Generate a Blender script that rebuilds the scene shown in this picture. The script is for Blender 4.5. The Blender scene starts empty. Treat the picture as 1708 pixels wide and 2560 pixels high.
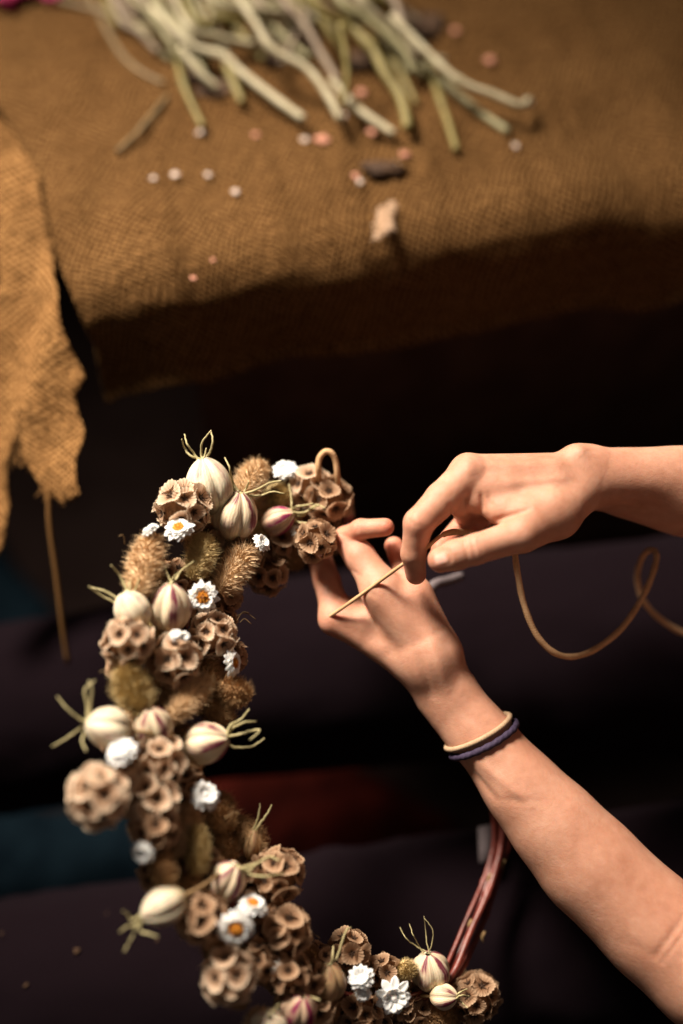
import bpy, math, random
import numpy as np
from mathutils import Vector, noise
rnd = random.Random(7)
S = bpy.context.scene
COL = S.collection

# ------------------------------------------------------------ camera
TH = math.radians(55)
FW = Vector((0, math.cos(TH), -math.sin(TH)))
UP = Vector((0, math.sin(TH), math.cos(TH)))
RT = Vector((1, 0, 0))
CAM = Vector((0, 0, 1.35))
FPX = 50 / 36 * 2560
cd = bpy.data.cameras.new('camera'); cam = bpy.data.objects.new('camera', cd); COL.objects.link(cam)
cam.location = CAM; cam.rotation_euler = (math.pi / 2 - TH, 0, 0)
cd.lens = 50; cd.sensor_width = 36; cd.sensor_fit = 'AUTO'; cd.clip_end = 50; cd.clip_start = .01
cd.dof.use_dof = True; cd.dof.focus_distance = 0.935; cd.dof.aperture_fstop = 1.1; cd.dof.aperture_blades = 0
S.camera = cam

# ------------------------------------------------------------ world and lamps
w = bpy.data.worlds.new('World'); S.world = w; w.use_nodes = True
bg = w.node_tree.nodes['Background']; bg.inputs[0].default_value = (1.0, .82, .72, 1); bg.inputs[1].default_value = .066
LD = Vector((-.46, .40, .80)).normalized()
tgt = CAM + FW * 1.0 + UP * .05
def area(name, loc, aim, size, power, color, spread=180):
    ld = bpy.data.lights.new(name, 'AREA'); ld.shape = 'SQUARE'; ld.size = size; ld.energy = power; ld.color = color; ld.spread = math.radians(spread)
    lo = bpy.data.objects.new(name, ld); COL.objects.link(lo); lo.location = loc
    lo.rotation_euler = (aim - loc).to_track_quat('-Z', 'Y').to_euler()
S.view_settings.view_transform = 'Standard'; S.view_settings.look = 'None'
S.view_settings.exposure = 0; S.view_settings.gamma = 1; S.view_settings.use_curve_mapping = False

aimq = CAM + (FW + RT * ((720 - 854) / FPX) + UP * ((1280 - 1620) / FPX))
area('window_light', tgt + LD * 2.1, aimq, .60, 11.0, (1.0, .865, .72), 42)

# ------------------------------------------------------------ helpers
def P(px, py, d):
    return CAM + (FW + RT * ((px - 854) / FPX) + UP * ((1280 - py) / FPX)) * d
def onz(px, py, z):
    dr = FW + RT * ((px - 854) / FPX) + UP * ((1280 - py) / FPX)
    return CAM + dr * ((z - CAM.z) / dr.z)
def onplane(px, py, p0, n):
    dr = FW + RT * ((px - 854) / FPX) + UP * ((1280 - py) / FPX)
    return CAM + dr * ((p0 - CAM).dot(n) / dr.dot(n))
def cdir(ax, ay, az):                       # direction: right, up in the picture, towards the camera
    return (RT * ax + UP * ay - FW * az).normalized()
def fbm(p, s, o=3):
    return noise.fractal(Vector(p) * s, 1, 2, o)

class MB:
    def __init__(s): s.v = []; s.f = []; s.m = []; s.uv = {}
    def add(s, vs, fs, mi=0, uvs=None):
        b = len(s.v); s.v += [tuple(v) for v in vs]
        for f in fs: s.f.append(tuple(i + b for i in f)); s.m.append(mi)
        if uvs:
            for i, q in enumerate(uvs): s.uv[b + i] = q
    def tube(s, pts, rad, seg=8, mi=0, caps=True, ce=.4):
        pts = [Vector(p) for p in pts]; n = len(pts)
        if not hasattr(rad, '__len__'): rad = [rad] * n
        vs = []; fs = []; uvs = []; L = 0
        t0 = (pts[1] - pts[0]).normalized()
        a = t0.cross(Vector((.3, .2, 1))).normalized()
        for i in range(n):
            t = (pts[min(i + 1, n - 1)] - pts[max(i - 1, 0)]).normalized()
            a = (a - t * a.dot(t)).normalized(); b = t.cross(a)
            if i: L += (pts[i] - pts[i - 1]).length
            for k in range(seg):
                an = 2 * math.pi * k / seg
                vs.append(pts[i] + (a * math.cos(an) + b * math.sin(an)) * rad[i]); uvs.append((k / seg, L))
        for i in range(n - 1):
            for k in range(seg):
                k2 = (k + 1) % seg
                fs.append((i * seg + k, i * seg + k2, (i + 1) * seg + k2, (i + 1) * seg + k))
        if caps:
            c0 = len(vs); vs += [pts[0] - t0 * rad[0] * ce, pts[-1] + t * rad[-1] * ce]; uvs += [(0, 0), (0, L)]
            for k in range(seg):
                k2 = (k + 1) % seg
                fs.append((c0, k2, k)); fs.append((c0 + 1, (n - 1) * seg + k, (n - 1) * seg + k2))
        s.add(vs, fs, mi, uvs)
    def grid(s, rows, uvs=None, mi=0):
        h = len(rows); wd_ = len(rows[0]); vs = [p for r in rows for p in r]
        fs = [(i * wd_ + j, i * wd_ + j + 1, (i + 1) * wd_ + j + 1, (i + 1) * wd_ + j) for i in range(h - 1) for j in range(wd_ - 1)]
        s.add(vs, fs, mi, [q for r in uvs for q in r] if uvs else None)
    def build(s, name, mats, parent=None, smooth=True, origin=None):
        if not isinstance(mats, (list, tuple)): mats = [mats]
        me = bpy.data.meshes.new(name)
        c = Vector(origin) if origin is not None else sum((Vector(v) for v in s.v), Vector()) / len(s.v)
        me.from_pydata([tuple(Vector(v) - c) for v in s.v], [], s.f)
        for m in mats: me.materials.append(m)
        me.polygons.foreach_set('material_index', s.m)
        me.polygons.foreach_set('use_smooth', [smooth] * len(s.f))
        if s.uv:
            ul = me.uv_layers.new(name='UVMap')
            for l in me.loops: ul.data[l.index].uv = s.uv.get(l.vertex_index, (0, 0))
        o = bpy.data.objects.new(name, me); COL.objects.link(o)
        if parent: o.parent = parent; o.location = c - wloc(parent)
        else: o.location = c
        return o
def wloc(o):
    l = Vector(o.location)
    while o.parent: o = o.parent; l += o.location
    return l
def empty(name, loc):
    o = bpy.data.objects.new(name, None); COL.objects.link(o); o.location = loc; o.empty_display_size = .02; return o
def tag(o, label=None, cat=None, group=None, kind=None):
    for k, v in (('label', label), ('category', cat), ('group', group), ('kind', kind)):
        if v: o[k] = v
    return o
def crom(pts, n=6):
    pts = [Vector(p) for p in pts]
    if len(pts) < 3: return [pts[0].lerp(pts[1], i / n) for i in range(n + 1)]
    q = [pts[0] * 2 - pts[1]] + pts + [pts[-1] * 2 - pts[-2]]; out = []
    for i in range(1, len(q) - 2):
        for k in range(n):
            t = k / n; a, b, c, d = q[i - 1], q[i], q[i + 1], q[i + 2]
            out.append(.5 * ((2 * b) + (c - a) * t + (2 * a - 5 * b + 4 * c - d) * t * t + (3 * b - a - 3 * c + d) * t ** 3))
    out.append(pts[-1]); return out
def frame(z):
    z = z.normalized(); x = z.cross(Vector((.21, .33, .92)))
    x.normalize(); return x, z.cross(x), z

# ------------------------------------------------------------ materials
class NT:
    def __init__(s, name):
        s.m = bpy.data.materials.new(name); s.m.use_nodes = True; s.t = s.m.node_tree; s.b = s.t.nodes['Principled BSDF']
    def n(s, ty, **kw):
        o = s.t.nodes.new(ty)
        for k, v in kw.items():
            if hasattr(o, k): setattr(o, k, v)
            else: o.inputs[k].default_value = v
        return o
    def l(s, a, b): s.t.links.new(a, b)
    def math(s, op, a, b=None, c=None):
        o = s.t.nodes.new('ShaderNodeMath'); o.operation = op
        for i, v in enumerate((a, b, c)):
            if v is None: continue
            if isinstance(v, (int, float)): o.inputs[i].default_value = v
            else: s.l(v, o.inputs[i])
        return o.outputs[0]
    def ramp(s, fac, stops):
        o = s.t.nodes.new('ShaderNodeValToRGB'); e = o.color_ramp.elements
        while len(e) < len(stops): e.new(.5)
        for i, (p, c) in enumerate(stops): e[i].position = p; e[i].color = (*c, 1)
        s.l(fac, o.inputs[0]); return o.outputs[0]
    def mix(s, fac, a, b, ty='MIX'):
        o = s.t.nodes.new('ShaderNodeMix'); o.data_type = 'RGBA'; o.blend_type = ty
        for sock, v in ((o.inputs[0], fac), (o.inputs[6], a), (o.inputs[7], b)):
            if isinstance(v, (int, float)): sock.default_value = v
            elif isinstance(v, tuple): sock.default_value = (*v, 1)
            else: s.l(v, sock)
        return o.outputs[2]
    def noise(s, scale, detail=3, coord=None, rough=.6):
        o = s.n('ShaderNodeTexNoise', Scale=scale, Detail=detail, Roughness=rough)
        if coord is None:
            coord = s.t.nodes.new('ShaderNodeTexCoord').outputs['Object']
        s.l(coord, o.inputs['Vector']); return o.outputs[0]
    def bump(s, h, strength=.5, dist=.001):
        o = s.n('ShaderNodeBump', Strength=strength, Distance=dist); s.l(h, o.inputs['Height']); s.l(o.outputs[0], s.b.inputs['Normal'])
    def setc(s, c):
        if isinstance(c, tuple): s.b.inputs['Base Color'].default_value = (*c, 1)
        else: s.l(c, s.b.inputs['Base Color'])
    def p(s, **kw):
        for k, v in kw.items():
            s.b.inputs[k.replace('_', ' ')].default_value = v
def twisted(name, c1, c2, turns=1.0, pitch=1700):
    t = NT(name); uv = t.n('ShaderNodeUVMap', uv_map='UVMap').outputs[0]; sp = t.n('ShaderNodeSeparateXYZ'); t.l(uv, sp.inputs[0])
    a = t.math('SINE', t.math('ADD', t.math('MULTIPLY', sp.outputs[0], 6.2832 * 2), t.math('MULTIPLY', sp.outputs[1], pitch * 2)))
    n = t.noise(700, 4); n2 = t.noise(90, 3); f = t.math('ADD', t.math('MULTIPLY', a, .035), t.math('ADD', t.math('MULTIPLY', n, .5), t.math('MULTIPLY', n2, .5)))
    t.setc(t.ramp(f, [(.28, c1), (.68, c2)])); t.p(Roughness=.75); t.b.inputs['Specular IOR Level'].default_value = .2
    t.bump(t.math('ADD', t.math('MULTIPLY', a, .3), n), .5, .0004); return t.m
def simple(name, c1, c2, scale=200, rough=.75, bump=.3, dist=.0006, spec=.3, sss=0, trans=0):
    t = NT(name); f = t.noise(scale, 4)
    t.setc(t.ramp(f, [(.3, c1), (.7, c2)])); t.p(Roughness=rough); t.b.inputs['Specular IOR Level'].default_value = spec
    t.bump(f, bump, dist)
    if sss: t.p(Subsurface_Weight=sss); t.b.inputs['Subsurface Radius'].default_value = (1, .6, .4); t.p(Subsurface_Scale=.003)
    return t.m

def burlap(gain=1.0, bs=1.0):
    t = NT('burlap'); uv = t.n('ShaderNodeUVMap', uv_map='UVMap').outputs[0]
    nz = t.n('ShaderNodeTexNoise', Scale=9.0, Detail=3.0); t.l(uv, nz.inputs['Vector'])
    nf = t.n('ShaderNodeTexNoise', Scale=160.0, Detail=2.0); t.l(uv, nf.inputs['Vector'])
    vm = t.n('ShaderNodeVectorMath', operation='MULTIPLY_ADD'); t.l(nz.outputs['Color'], vm.inputs[0]); vm.inputs[1].default_value = (.03, .03, 0); t.l(uv, vm.inputs[2])
    vm2 = t.n('ShaderNodeVectorMath', operation='MULTIPLY_ADD'); t.l(nf.outputs['Color'], vm2.inputs[0]); vm2.inputs[1].default_value = (.0011, .0011, 0); t.l(vm.outputs[0], vm2.inputs[2])
    sp = t.n('ShaderNodeSeparateXYZ'); t.l(vm2.outputs[0], sp.inputs[0])
    F = math.pi / .0029
    a = t.math('SINE', t.math('MULTIPLY', sp.outputs[0], F)); b = t.math('SINE', t.math('MULTIPLY', sp.outputs[1], F * .82))
    ab = t.math('MULTIPLY', a, b)
    wv = t.math('ADD', t.math('MULTIPLY', t.math('MAXIMUM', t.math('ABSOLUTE', a), t.math('ABSOLUTE', b)), .45), t.math('MULTIPLY', ab, .5))
    big = t.noise(14, 5, uv); mid = t.noise(330, 3, uv)
    h = t.math('ADD', wv, t.math('MULTIPLY', mid, 1.0))
    c = t.ramp(h, [(.35, (.012, .0045, .0013)), (.72, (.115, .056, .019)), (1.0, (.34, .19, .080))])
    c = t.mix(t.math('MULTIPLY', t.math('SUBTRACT', big, .3), .9), c, (.070, .031, .010), 'MIX')
    fl = t.n('ShaderNodeTexNoise', Scale=1.0, Detail=3.0, Roughness=.7); mp = t.n('ShaderNodeMapping'); mp.inputs['Scale'].default_value = (300, 170, 1); t.l(uv, mp.inputs['Vector']); t.l(mp.outputs[0], fl.inputs['Vector'])
    g = gain; c = t.mix(1.0, c, t.ramp(fl.outputs[0], [(.30, (.30 * g, .26 * g, .22 * g)), (.5, (.80 * g, .78 * g, .74 * g)), (.68, (1.45 * g, 1.42 * g, 1.35 * g))]), 'MULTIPLY')
    t.setc(c); t.p(Roughness=.95); t.b.inputs['Specular IOR Level'].default_value = .0
    h = t.math('ADD', h, t.math('MULTIPLY', fl.outputs[0], 2.0))
    t.bump(h, bs, .0016); return t.m

def skin():
    t = NT('skin'); at = t.n('ShaderNodeAttribute', attribute_name='tint'); sp = t.n('ShaderNodeSeparateColor'); t.l(at.outputs['Color'], sp.inputs[0])
    n1 = t.noise(35, 4); n2 = t.noise(160, 4)
    base = t.ramp(t.math('ADD', t.math('MULTIPLY', n1, .65), t.math('MULTIPLY', n2, .35)), [(.33, (.43, .205, .130)), (.5, (.51, .262, .175)), (.67, (.57, .320, .225))])
    c = t.mix(t.math('MULTIPLY', sp.outputs[0], .8), base, (.56, .175, .11))
    c = t.mix(t.math('MULTIPLY', sp.outputs[1], .9), c, (.80, .50, .41))
    vor = t.n('ShaderNodeTexVoronoi', Scale=85.0); t.l(t.t.nodes.new('ShaderNodeTexCoord').outputs['Object'], vor.inputs['Vector'])
    fr = t.ramp(vor.outputs['Distance'], [(.0, (1, 1, 1)), (.09, (0, 0, 0))])
    n3 = t.noise(24, 2); fm = t.math('MULTIPLY', fr, t.math('MULTIPLY', t.math('GREATER_THAN', n3, .55), .28))
    c = t.mix(fm, c, (.33, .13, .07)); t.setc(c)
    rr = t.math('SUBTRACT', t.math('ADD', .46, t.math('MULTIPLY', n2, .12)), t.math('MULTIPLY', sp.outputs[1], .2)); t.l(rr, t.b.inputs['Roughness'])
    t.b.inputs['Specular IOR Level'].default_value = .38
    t.p(Subsurface_Weight=.45, Subsurface_Scale=.007); t.b.inputs['Subsurface Radius'].default_value = (1, .32, .15)
    pore = t.noise(1500, 4); fine = t.noise(420, 4)
    t.bump(t.math('MULTIPLY', t.math('ADD', pore, fine), t.math('SUBTRACT', 1.0, sp.outputs[1])), .42, .0006); return t.m

def pod(name, cream, dull, purple, amt):
    t = NT(name); uv = t.n('ShaderNodeUVMap', uv_map='UVMap').outputs[0]; sp = t.n('ShaderNodeSeparateXYZ'); t.l(uv, sp.inputs[0])
    u, v = sp.outputs[0], sp.outputs[1]
    nz = t.noise(120, 3); un = t.math('ADD', u, t.math('MULTIPLY', t.math('SUBTRACT', nz, .5), .05))
    fr = t.math('ABSOLUTE', t.math('SUBTRACT', t.math('FRACT', t.math('MULTIPLY', un, 5)), .5))     # .5 at the seam
    st = t.ramp(fr, [(.26, (0, 0, 0)), (.44, (1, 1, 1)), (.5, (.55, .55, .55))])
    vm = t.ramp(v, [(.1, (0, 0, 0)), (.5, (.5, .5, .5)), (.85, (1, 1, 1))])
    m = t.math('MULTIPLY', t.math('MULTIPLY', st, vm), t.math('MULTIPLY', t.math('ADD', nz, .45), amt))
    nlo = t.noise(45, 2); m = t.math('MULTIPLY', m, t.math('MINIMUM', t.math('MAXIMUM', t.math('MULTIPLY', t.math('SUBTRACT', nlo, .38), 6.0), .05), 1.3))
    body = t.ramp(v, [(0, dull), (.35, cream), (1, cream)])
    vein = t.math('SINE', t.math('MULTIPLY', un, 260)); n2 = t.noise(300, 4)
    body = t.mix(t.math('MULTIPLY', t.math('ADD', vein, n2), .13), body, dull)
    t.setc(t.mix(m, body, purple)); t.p(Roughness=.5); t.b.inputs['Specular IOR Level'].default_value = .3
    t.p(Subsurface_Weight=.2, Subsurface_Scale=.004)
    t.bump(t.math('ADD', t.math('MULTIPLY', vein, .25), n2), .4, .0004); return t.m

def papery(name, c1, c2):
    t = NT(name); uv = t.n('ShaderNodeUVMap', uv_map='UVMap').outputs[0]; sp = t.n('ShaderNodeSeparateXYZ'); t.l(uv, sp.inputs[0])
    rib = t.math('ABSOLUTE', t.math('SINE', t.math('MULTIPLY', sp.outputs[0], math.pi * 19)))
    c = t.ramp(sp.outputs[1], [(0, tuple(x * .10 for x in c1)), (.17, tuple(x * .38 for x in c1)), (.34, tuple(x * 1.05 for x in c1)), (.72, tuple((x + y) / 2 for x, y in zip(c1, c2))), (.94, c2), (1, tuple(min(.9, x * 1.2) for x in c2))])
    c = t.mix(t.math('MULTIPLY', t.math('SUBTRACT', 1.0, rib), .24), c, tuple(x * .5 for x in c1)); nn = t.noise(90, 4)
    c = t.mix(t.math('MULTIPLY', nn, .3), c, c1); t.setc(c); t.p(Roughness=.7); t.b.inputs['Specular IOR Level'].default_value = .25
    t.bump(rib, .6, .0005)
    tr = t.n('ShaderNodeBsdfTranslucent'); t.l(c, tr.inputs[0]); mx = t.n('ShaderNodeMixShader'); mx.inputs[0].default_value = .42
    out = [n for n in t.t.nodes if n.type == 'OUTPUT_MATERIAL'][0]
    t.l(t.b.outputs[0], mx.inputs[1]); t.l(tr.outputs[0], mx.inputs[2]); t.l(mx.outputs[0], out.inputs[0]); return t.m

def denim():
    t = NT('dark_cotton'); tc = t.t.nodes.new('ShaderNodeTexCoord').outputs['Object']
    wv = t.n('ShaderNodeTexWave', Scale=260.0, Distortion=1.2); wv.bands_direction = 'DIAGONAL'; t.l(tc, wv.inputs['Vector'])
    n = t.noise(900, 3); f = t.math('ADD', t.math('MULTIPLY', wv.outputs[0], .5), t.math('MULTIPLY', n, .5)); big = t.noise(18, 4)
    c = t.ramp(f, [(.3, (.003, .0018, .0025)), (.75, (.009, .0056, .0078))]); c = t.mix(t.math('MULTIPLY', big, .5), c, (.007, .004, .005)); t.setc(c)
    t.p(Roughness=.95); t.b.inputs['Specular IOR Level'].default_value = .0; t.b.inputs['Sheen Weight'].default_value = .025; t.b.inputs['Sheen Tint'].default_value = (.8, .65, .8, 1)
    t.bump(f, .5, .0007); return t.m

M = dict(
    burlap=burlap(.86), strip=burlap(1.35, .45), skin=skin(), denim=denim(),  # strip: the same burlap, colour lightened for the light it faces
    pod_pale=pod('pod_pale', (.72, .64, .48), (.42, .34, .18), (.22, .05, .08), .8),
    pod_striped=pod('pod_striped', (.68, .57, .41), (.34, .23, .11), (.16, .03, .05), 1.9),
    pod_magenta=pod('pod_magenta', (.58, .42, .30), (.30, .14, .07), (.24, .02, .08), 2.6),
    pod_dull=pod('pod_dull', (.42, .28, .15), (.22, .13, .06), (.15, .03, .03), .7),
    horn=simple('pod_horn', (.30, .26, .12), (.50, .44, .24), 300, .6),
    horn_dark=simple('pod_horn_brown', (.13, .07, .03), (.30, .22, .11), 300, .6),
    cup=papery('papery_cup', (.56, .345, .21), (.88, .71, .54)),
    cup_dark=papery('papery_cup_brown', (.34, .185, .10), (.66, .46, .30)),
    star=simple('seed_star', (.022, .010, .006), (.06, .03, .015), 400, .7),
    core=simple('seed_core', (.15, .075, .035), (.30, .17, .09), 300, .9, 1, .002),
    tail=simple('grass_plume', (.55, .35, .18), (.84, .64, .40), 120, .8),
    tail_green=simple('grass_plume_olive', (.42, .30, .12), (.66, .52, .27), 120, .8),
    tail_dark=simple('grass_plume_brown', (.32, .18, .08), (.56, .36, .18), 120, .8),
    petal=simple('white_petal', (.80, .80, .77), (.88, .88, .87), 150, .6, .2, .0004, .3, .25),
    yolk=simple('flower_disc', (.50, .17, .015), (.78, .34, .04), 700, .8, 1, .001),
    yolk_dark=simple('flower_disc_brown', (.12, .04, .01), (.32, .12, .02), 700, .8, 1, .001),
    twig=simple('red_twig', (.085, .013, .009), (.21, .040, .026), 90, .38, .5, .001, .5),
    stemwrap=simple('dry_stem', (.16, .09, .04), (.33, .22, .10), 120, .8),
    cord=twisted('tan_cord', (.40, .225, .10), (.68, .44, .25)),
    band_cream=twisted('cream_band', (.30, .20, .12), (.48, .34, .22)),
    band_navy=twisted('navy_band', (.016, .011, .028), (.062, .046, .085), 1, 700),
    teal=simple('teal_cloth', (.0025, .005, .008), (.006, .0125, .018), 60, .9, .6, .002, 0),
    red=simple('red_cloth', (.008, .002, .0018), (.040, .006, .004), 25, .9, .9, .004, 0),
    darkred=simple('maroon_cloth', (.014, .003, .003), (.035, .006, .005), 60, .9, .6, .002, 0),
    floor=simple('dark_floor', (.008, .005, .0045), (.014, .009, .008), 12, .9, spec=0),
    wood=simple('dark_wood', (.06, .035, .026), (.11, .065, .048), 20, .9, spec=0),
    black=simple('black_cloth', (.006, .005, .005), (.012, .009, .009), 80, .95, spec=0),
    pink=simple('pink_petal', (.50, .20, .13), (.66, .33, .23), 300, .6),
    pale=simple('pale_petal', (.55, .42, .35), (.68, .58, .50), 300, .6),
    grey=simple('grey_plastic', (.10, .08, .085), (.17, .14, .15), 60, .7),
    fluff=simple('tan_fluff', (.60, .40, .25), (.78, .58, .42), 200, .9),
    magenta=simple('magenta_petal', (.25, .01, .06), (.45, .03, .12), 120, .6),
    deadleaf=simple('dead_leaf', (.03, .015, .008), (.10, .055, .03), 120, .8),  # dark colour for the shapes that stand in for shade
)
STEM = [simple('cut_stem_%s' % n, a, b, 60, .55, .6, .001, .4) for n, a, b in (
    ('pale', (.31, .27, .16), (.52, .47, .32)), ('olive', (.14, .115, .03), (.28, .23, .08)),
    ('green', (.19, .175, .085), (.36, .33, .18)), ('mauve', (.18, .13, .09), (.34, .27, .19)), ('brown', (.12, .085, .04), (.24, .17, .08)))]

# ------------------------------------------------------------ setting: floor
m = MB(); m.grid([[Vector((x * .5 - 3, y * .5 - 2.5, 0)) for x in range(13)] for y in range(13)])
tag(m.build('floor', M['floor']), kind='structure')

# ------------------------------------------------------------ bench and burlap
ZB = CAM.z - .759
SEAM = [(-260, -260), (-120, 60), (0, 268), (62, 360), (100, 445), (118, 530), (128, 590), (150, 650)]
def seam_at(t):
    x = t * (len(SEAM) - 1); i = min(int(x), len(SEAM) - 2); f = x - i
    return (SEAM[i][0] * (1 - f) + SEAM[i + 1][0] * f, SEAM[i][1] * (1 - f) + SEAM[i + 1][1] * f)
EL, ER = onz(150, 650, ZB), onz(2150, 345, ZB)
ed = (ER - EL).normalized(); od = Vector((ed.y, -ed.x, 0)).normalized()
if od.y > 0: od = -od
def wr(q, s=1.25):
    u = q.dot(ed); v = q.dot(od)
    return s * (.006 * math.exp(-((v - EL.dot(od) + .05) / .06) ** 2) * fbm((u * 1.3, v * .35, 5), 16, 3) + .0042 * fbm((u * 1.0, v * .5, 0), 9, 3) + .0022 * fbm((u, v * .4, 3), 28, 2) + .0035 * math.exp(-((v - (EL.dot(od))) / .09) ** 2) * math.sin(u * 46 + 2 * math.sin(u * 13)))
rows, uvs = [], []; NX = 190; NY = 110
for j in range(NY + 1):
    t = j / NY; a = seam_at(t); b = (2150, -260 + (345 + 260) * t); r = []; uu = []
    for i in range(NX + 1):
        s = (i / NX) ** 1.15
        q = onz(a[0] * (1 - s) + b[0] * s, a[1] * (1 - s) + b[1] * s, ZB)
        z = wr(q) - .010 * math.exp(-(s / .022) ** 2)
        uu.append((q.x * .93 + q.y * .36, q.y * .93 - q.x * .36)); r.append(q + Vector((0, 0, z)))
    rows.append(r); uvs.append(uu)
RF = .044; last = rows[-1]; lu = uvs[-1]
NF = 16; DROP = .048
def flapoff(u, k, top):
    return .004 * fbm((u * 1.1, k * .3, 9), 11, 3) * k + .0035 * math.sin(u * 34 + 3 * math.sin(u * 9)) * k
for k in range(1, NF + 1):                                       # the fold over the bench edge
    a = math.pi / 2 * k / NF; r = []; uu = []
    for i, q in enumerate(last):
        u = q.dot(ed); f = k / NF
        r.append(q + ed * (.014 * f * math.exp(-i / 22)) + od * (RF * math.sin(a) + flapoff(u, f, 0)) + Vector((0, 0, -RF * (1 - math.cos(a)))))
        uu.append((lu[i][0] - .36 * RF * a * 1.0, lu[i][1] - .93 * RF * a))
    rows.append(r); uvs.append(uu)
base = rows[-1]; bu = uvs[-1]
ND = 26
for k in range(1, ND + 1):                                       # hanging front and its rolled hem
    f = k / ND; r = []; uu = []
    hem = .006 * math.exp(-((f - .93) / .07) ** 2)
    for i, q in enumerate(base):
        u = q.dot(ed)
        r.append(q + od * (hem + .010 * f + .003 * math.sin(u * 27 + 1.5) * f) + Vector((0, 0, -DROP * f)))
        uu.append((bu[i][0] - .36 * DROP * f, bu[i][1] - .93 * DROP * f))
    rows.append(r); uvs.append(uu)
m = MB(); m.grid(rows, uvs)
o = m.build('burlap_cloth', M['burlap']); tag(o, 'coarse brown burlap cloth spread over the bench with cut flower stems lying on it', 'burlap cloth')
o.modifiers.new('thickness', 'SOLIDIFY').thickness = -.0016
# loose frayed threads along the hem and the seam edge are parts of the cloth
m = MB()
for k in range(90):
    j = rnd.randrange(45, NY); q = rows[j][0]
    dd = Vector((rnd.uniform(-1, .1), rnd.uniform(-.5, .3), rnd.uniform(-.5, .3))).normalized() * rnd.uniform(.002, .007)
    m.tube([q + Vector((.001, 0, 0)), q + dd * .6, q + dd + Vector((0, 0, -.002))], [.0005, .0004, .0003], 4)
m.build('frayed_edge', M['burlap'], o)

# bench under the cloth
bn = empty('bench', Vector((EL.x + .3, EL.y + .35, 0)))
def obox(c, ax, ay, hx, hy, z0, z1):
    vs = [c + ax * (sx * hx) + ay * (sy * hy) + Vector((0, 0, z)) for z in (z0, z1) for sx, sy in ((-1, -1), (1, -1), (1, 1), (-1, 1))]
    return vs, [(3, 2, 1, 0), (4, 5, 6, 7), (0, 1, 5, 4), (1, 2, 6, 5), (2, 3, 7, 6), (3, 0, 4, 7)]
cen = Vector((EL.x, EL.y, 0)) + ed * .56 - od * .30
m = MB(); m.add(*obox(cen, ed, od, .50, .30, ZB - .045, ZB - .012)); m.build('bench_top', M['wood'], bn, False)
m = MB(); m.add(*obox(cen, ed, od, .47, .27, ZB - .13, ZB - .047)); m.build('apron', M['wood'], bn, False)
m = MB(); m.add(*obox(cen + od * .285, ed, od, .47, .008, .01, ZB - .05)); m.build('front_panel', M['wood'], bn, False)  # panel added under the cloth so the black gap reads less dark
for sx in (-1, 1):
    for sy in (-1, 1):
        m = MB(); m.add(*obox(cen + ed * sx * .44 + od * sy * .24, ed, od, .025, .025, 0, ZB - .132)); m.build('leg', M['wood'], bn, False)
tag(bn, 'dark wooden bench hidden beneath the burlap cloth', 'bench')

# side panel hanging past the left end of the bench
NP = Vector((-.52, -.36, .78)).normalized(); P0 = P(130, 650, 1.075)
def strip(rws, nu, nv, seed, mb, ripple=1.0):
    ys = [r[0] for r in rws]; rr = []; uu = []
    for j in range(nv + 1):
        y = ys[0] + (ys[-1] - ys[0]) * j / nv
        k = max(i for i in range(len(ys)) if ys[i] <= y + 1e-6); k = min(k, len(ys) - 2); f = (y - ys[k]) / (ys[k + 1] - ys[k]); f = f * f * (3 - 2 * f) * .5 + f * .5
        y0_ = y; xl = rws[k][1] * (1 - f) + rws[k + 1][1] * f; xr = rws[k][2] * (1 - f) + rws[k + 1][2] * f
        r = []; u_ = []
        for i in range(nu + 1):
            s = i / nu; px = xl * (1 - s) + xr * s + 2 * noise.noise(Vector((s * 2, y * .02, seed)))
            q = onplane(px, y, P0, NP)
            h = ripple * (.009 * math.sin(px * .035 + y * .004 + 1.2 * math.sin(y * .007)) + .004 * fbm((px * .01, y * .006, seed), 1.5, 3) - .003 * (abs(s - .5) * 2) ** 4)
            r.append(q + NP * h); u_.append((px / 3400, y / 3100))
        rr.append(r); uu.append([(q[0] * 1.25, q[1] * 1.25) for q in u_])
    mb.grid(rr, uu)
m = MB()
strip([(262, -40, -24), (330, -22, 26), (430, -2, 72), (560, 4, 96), (655, 8, 108), (720, 12, 138), (800, -26, 160), (880, -60, 172), (935, -80, 186), (990, -90, 166), (1036, -95, 172)], 40, 130, 2, m)
strip([(1034, -95, 50), (1100, -95, 38), (1190, -95, 14), (1290, -90, -8), (1420, -80, -40)], 22, 50, 2, m)
strip([(1034, 49, 172), (1080, 62, 186), (1150, 76, 166), (1205, 92, 172), (1232, 108, 178), (1250, 128, 140)], 22, 40, 2, m)
sp_ = m.build('burlap_strip', M['strip']); tag(sp_, 'torn strip of pale burlap hanging beside the seam at the left end of the bench', 'burlap strip')
sp_.modifiers.new('thickness', 'SOLIDIFY').thickness = -.0015
m = MB(); m.tube(crom([onplane(x, y, P0, NP) + Vector((0, 0, z)) for x, y, z in ((122, 1215, 0), (118, 1290, -.01), (124, 1380, -.03), (128, 1470, -.05), (132, 1540, -.07))], 5), .0019, 6)
m.build('loose_thread', M['strip'], sp_)
m = MB()
for k in range(46):
    x0 = rnd.choice([rnd.uniform(95, 176), rnd.uniform(50, 70), rnd.uniform(15, 45)]); y0 = {True: rnd.uniform(1195, 1238), False: rnd.uniform(1070, 1150)}[x0 > 90]
    a = onplane(x0, y0, P0, NP); b = onplane(x0 + rnd.uniform(-12, 14), y0 + rnd.uniform(15, 55), P0, NP)
    m.tube([a, a.lerp(b, .5) + NP * rnd.uniform(-.003, .003), b + NP * rnd.uniform(-.006, .004)], [.0007, .0006, .0004], 4)
m.build('fringe', M['strip'], sp_)

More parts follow.
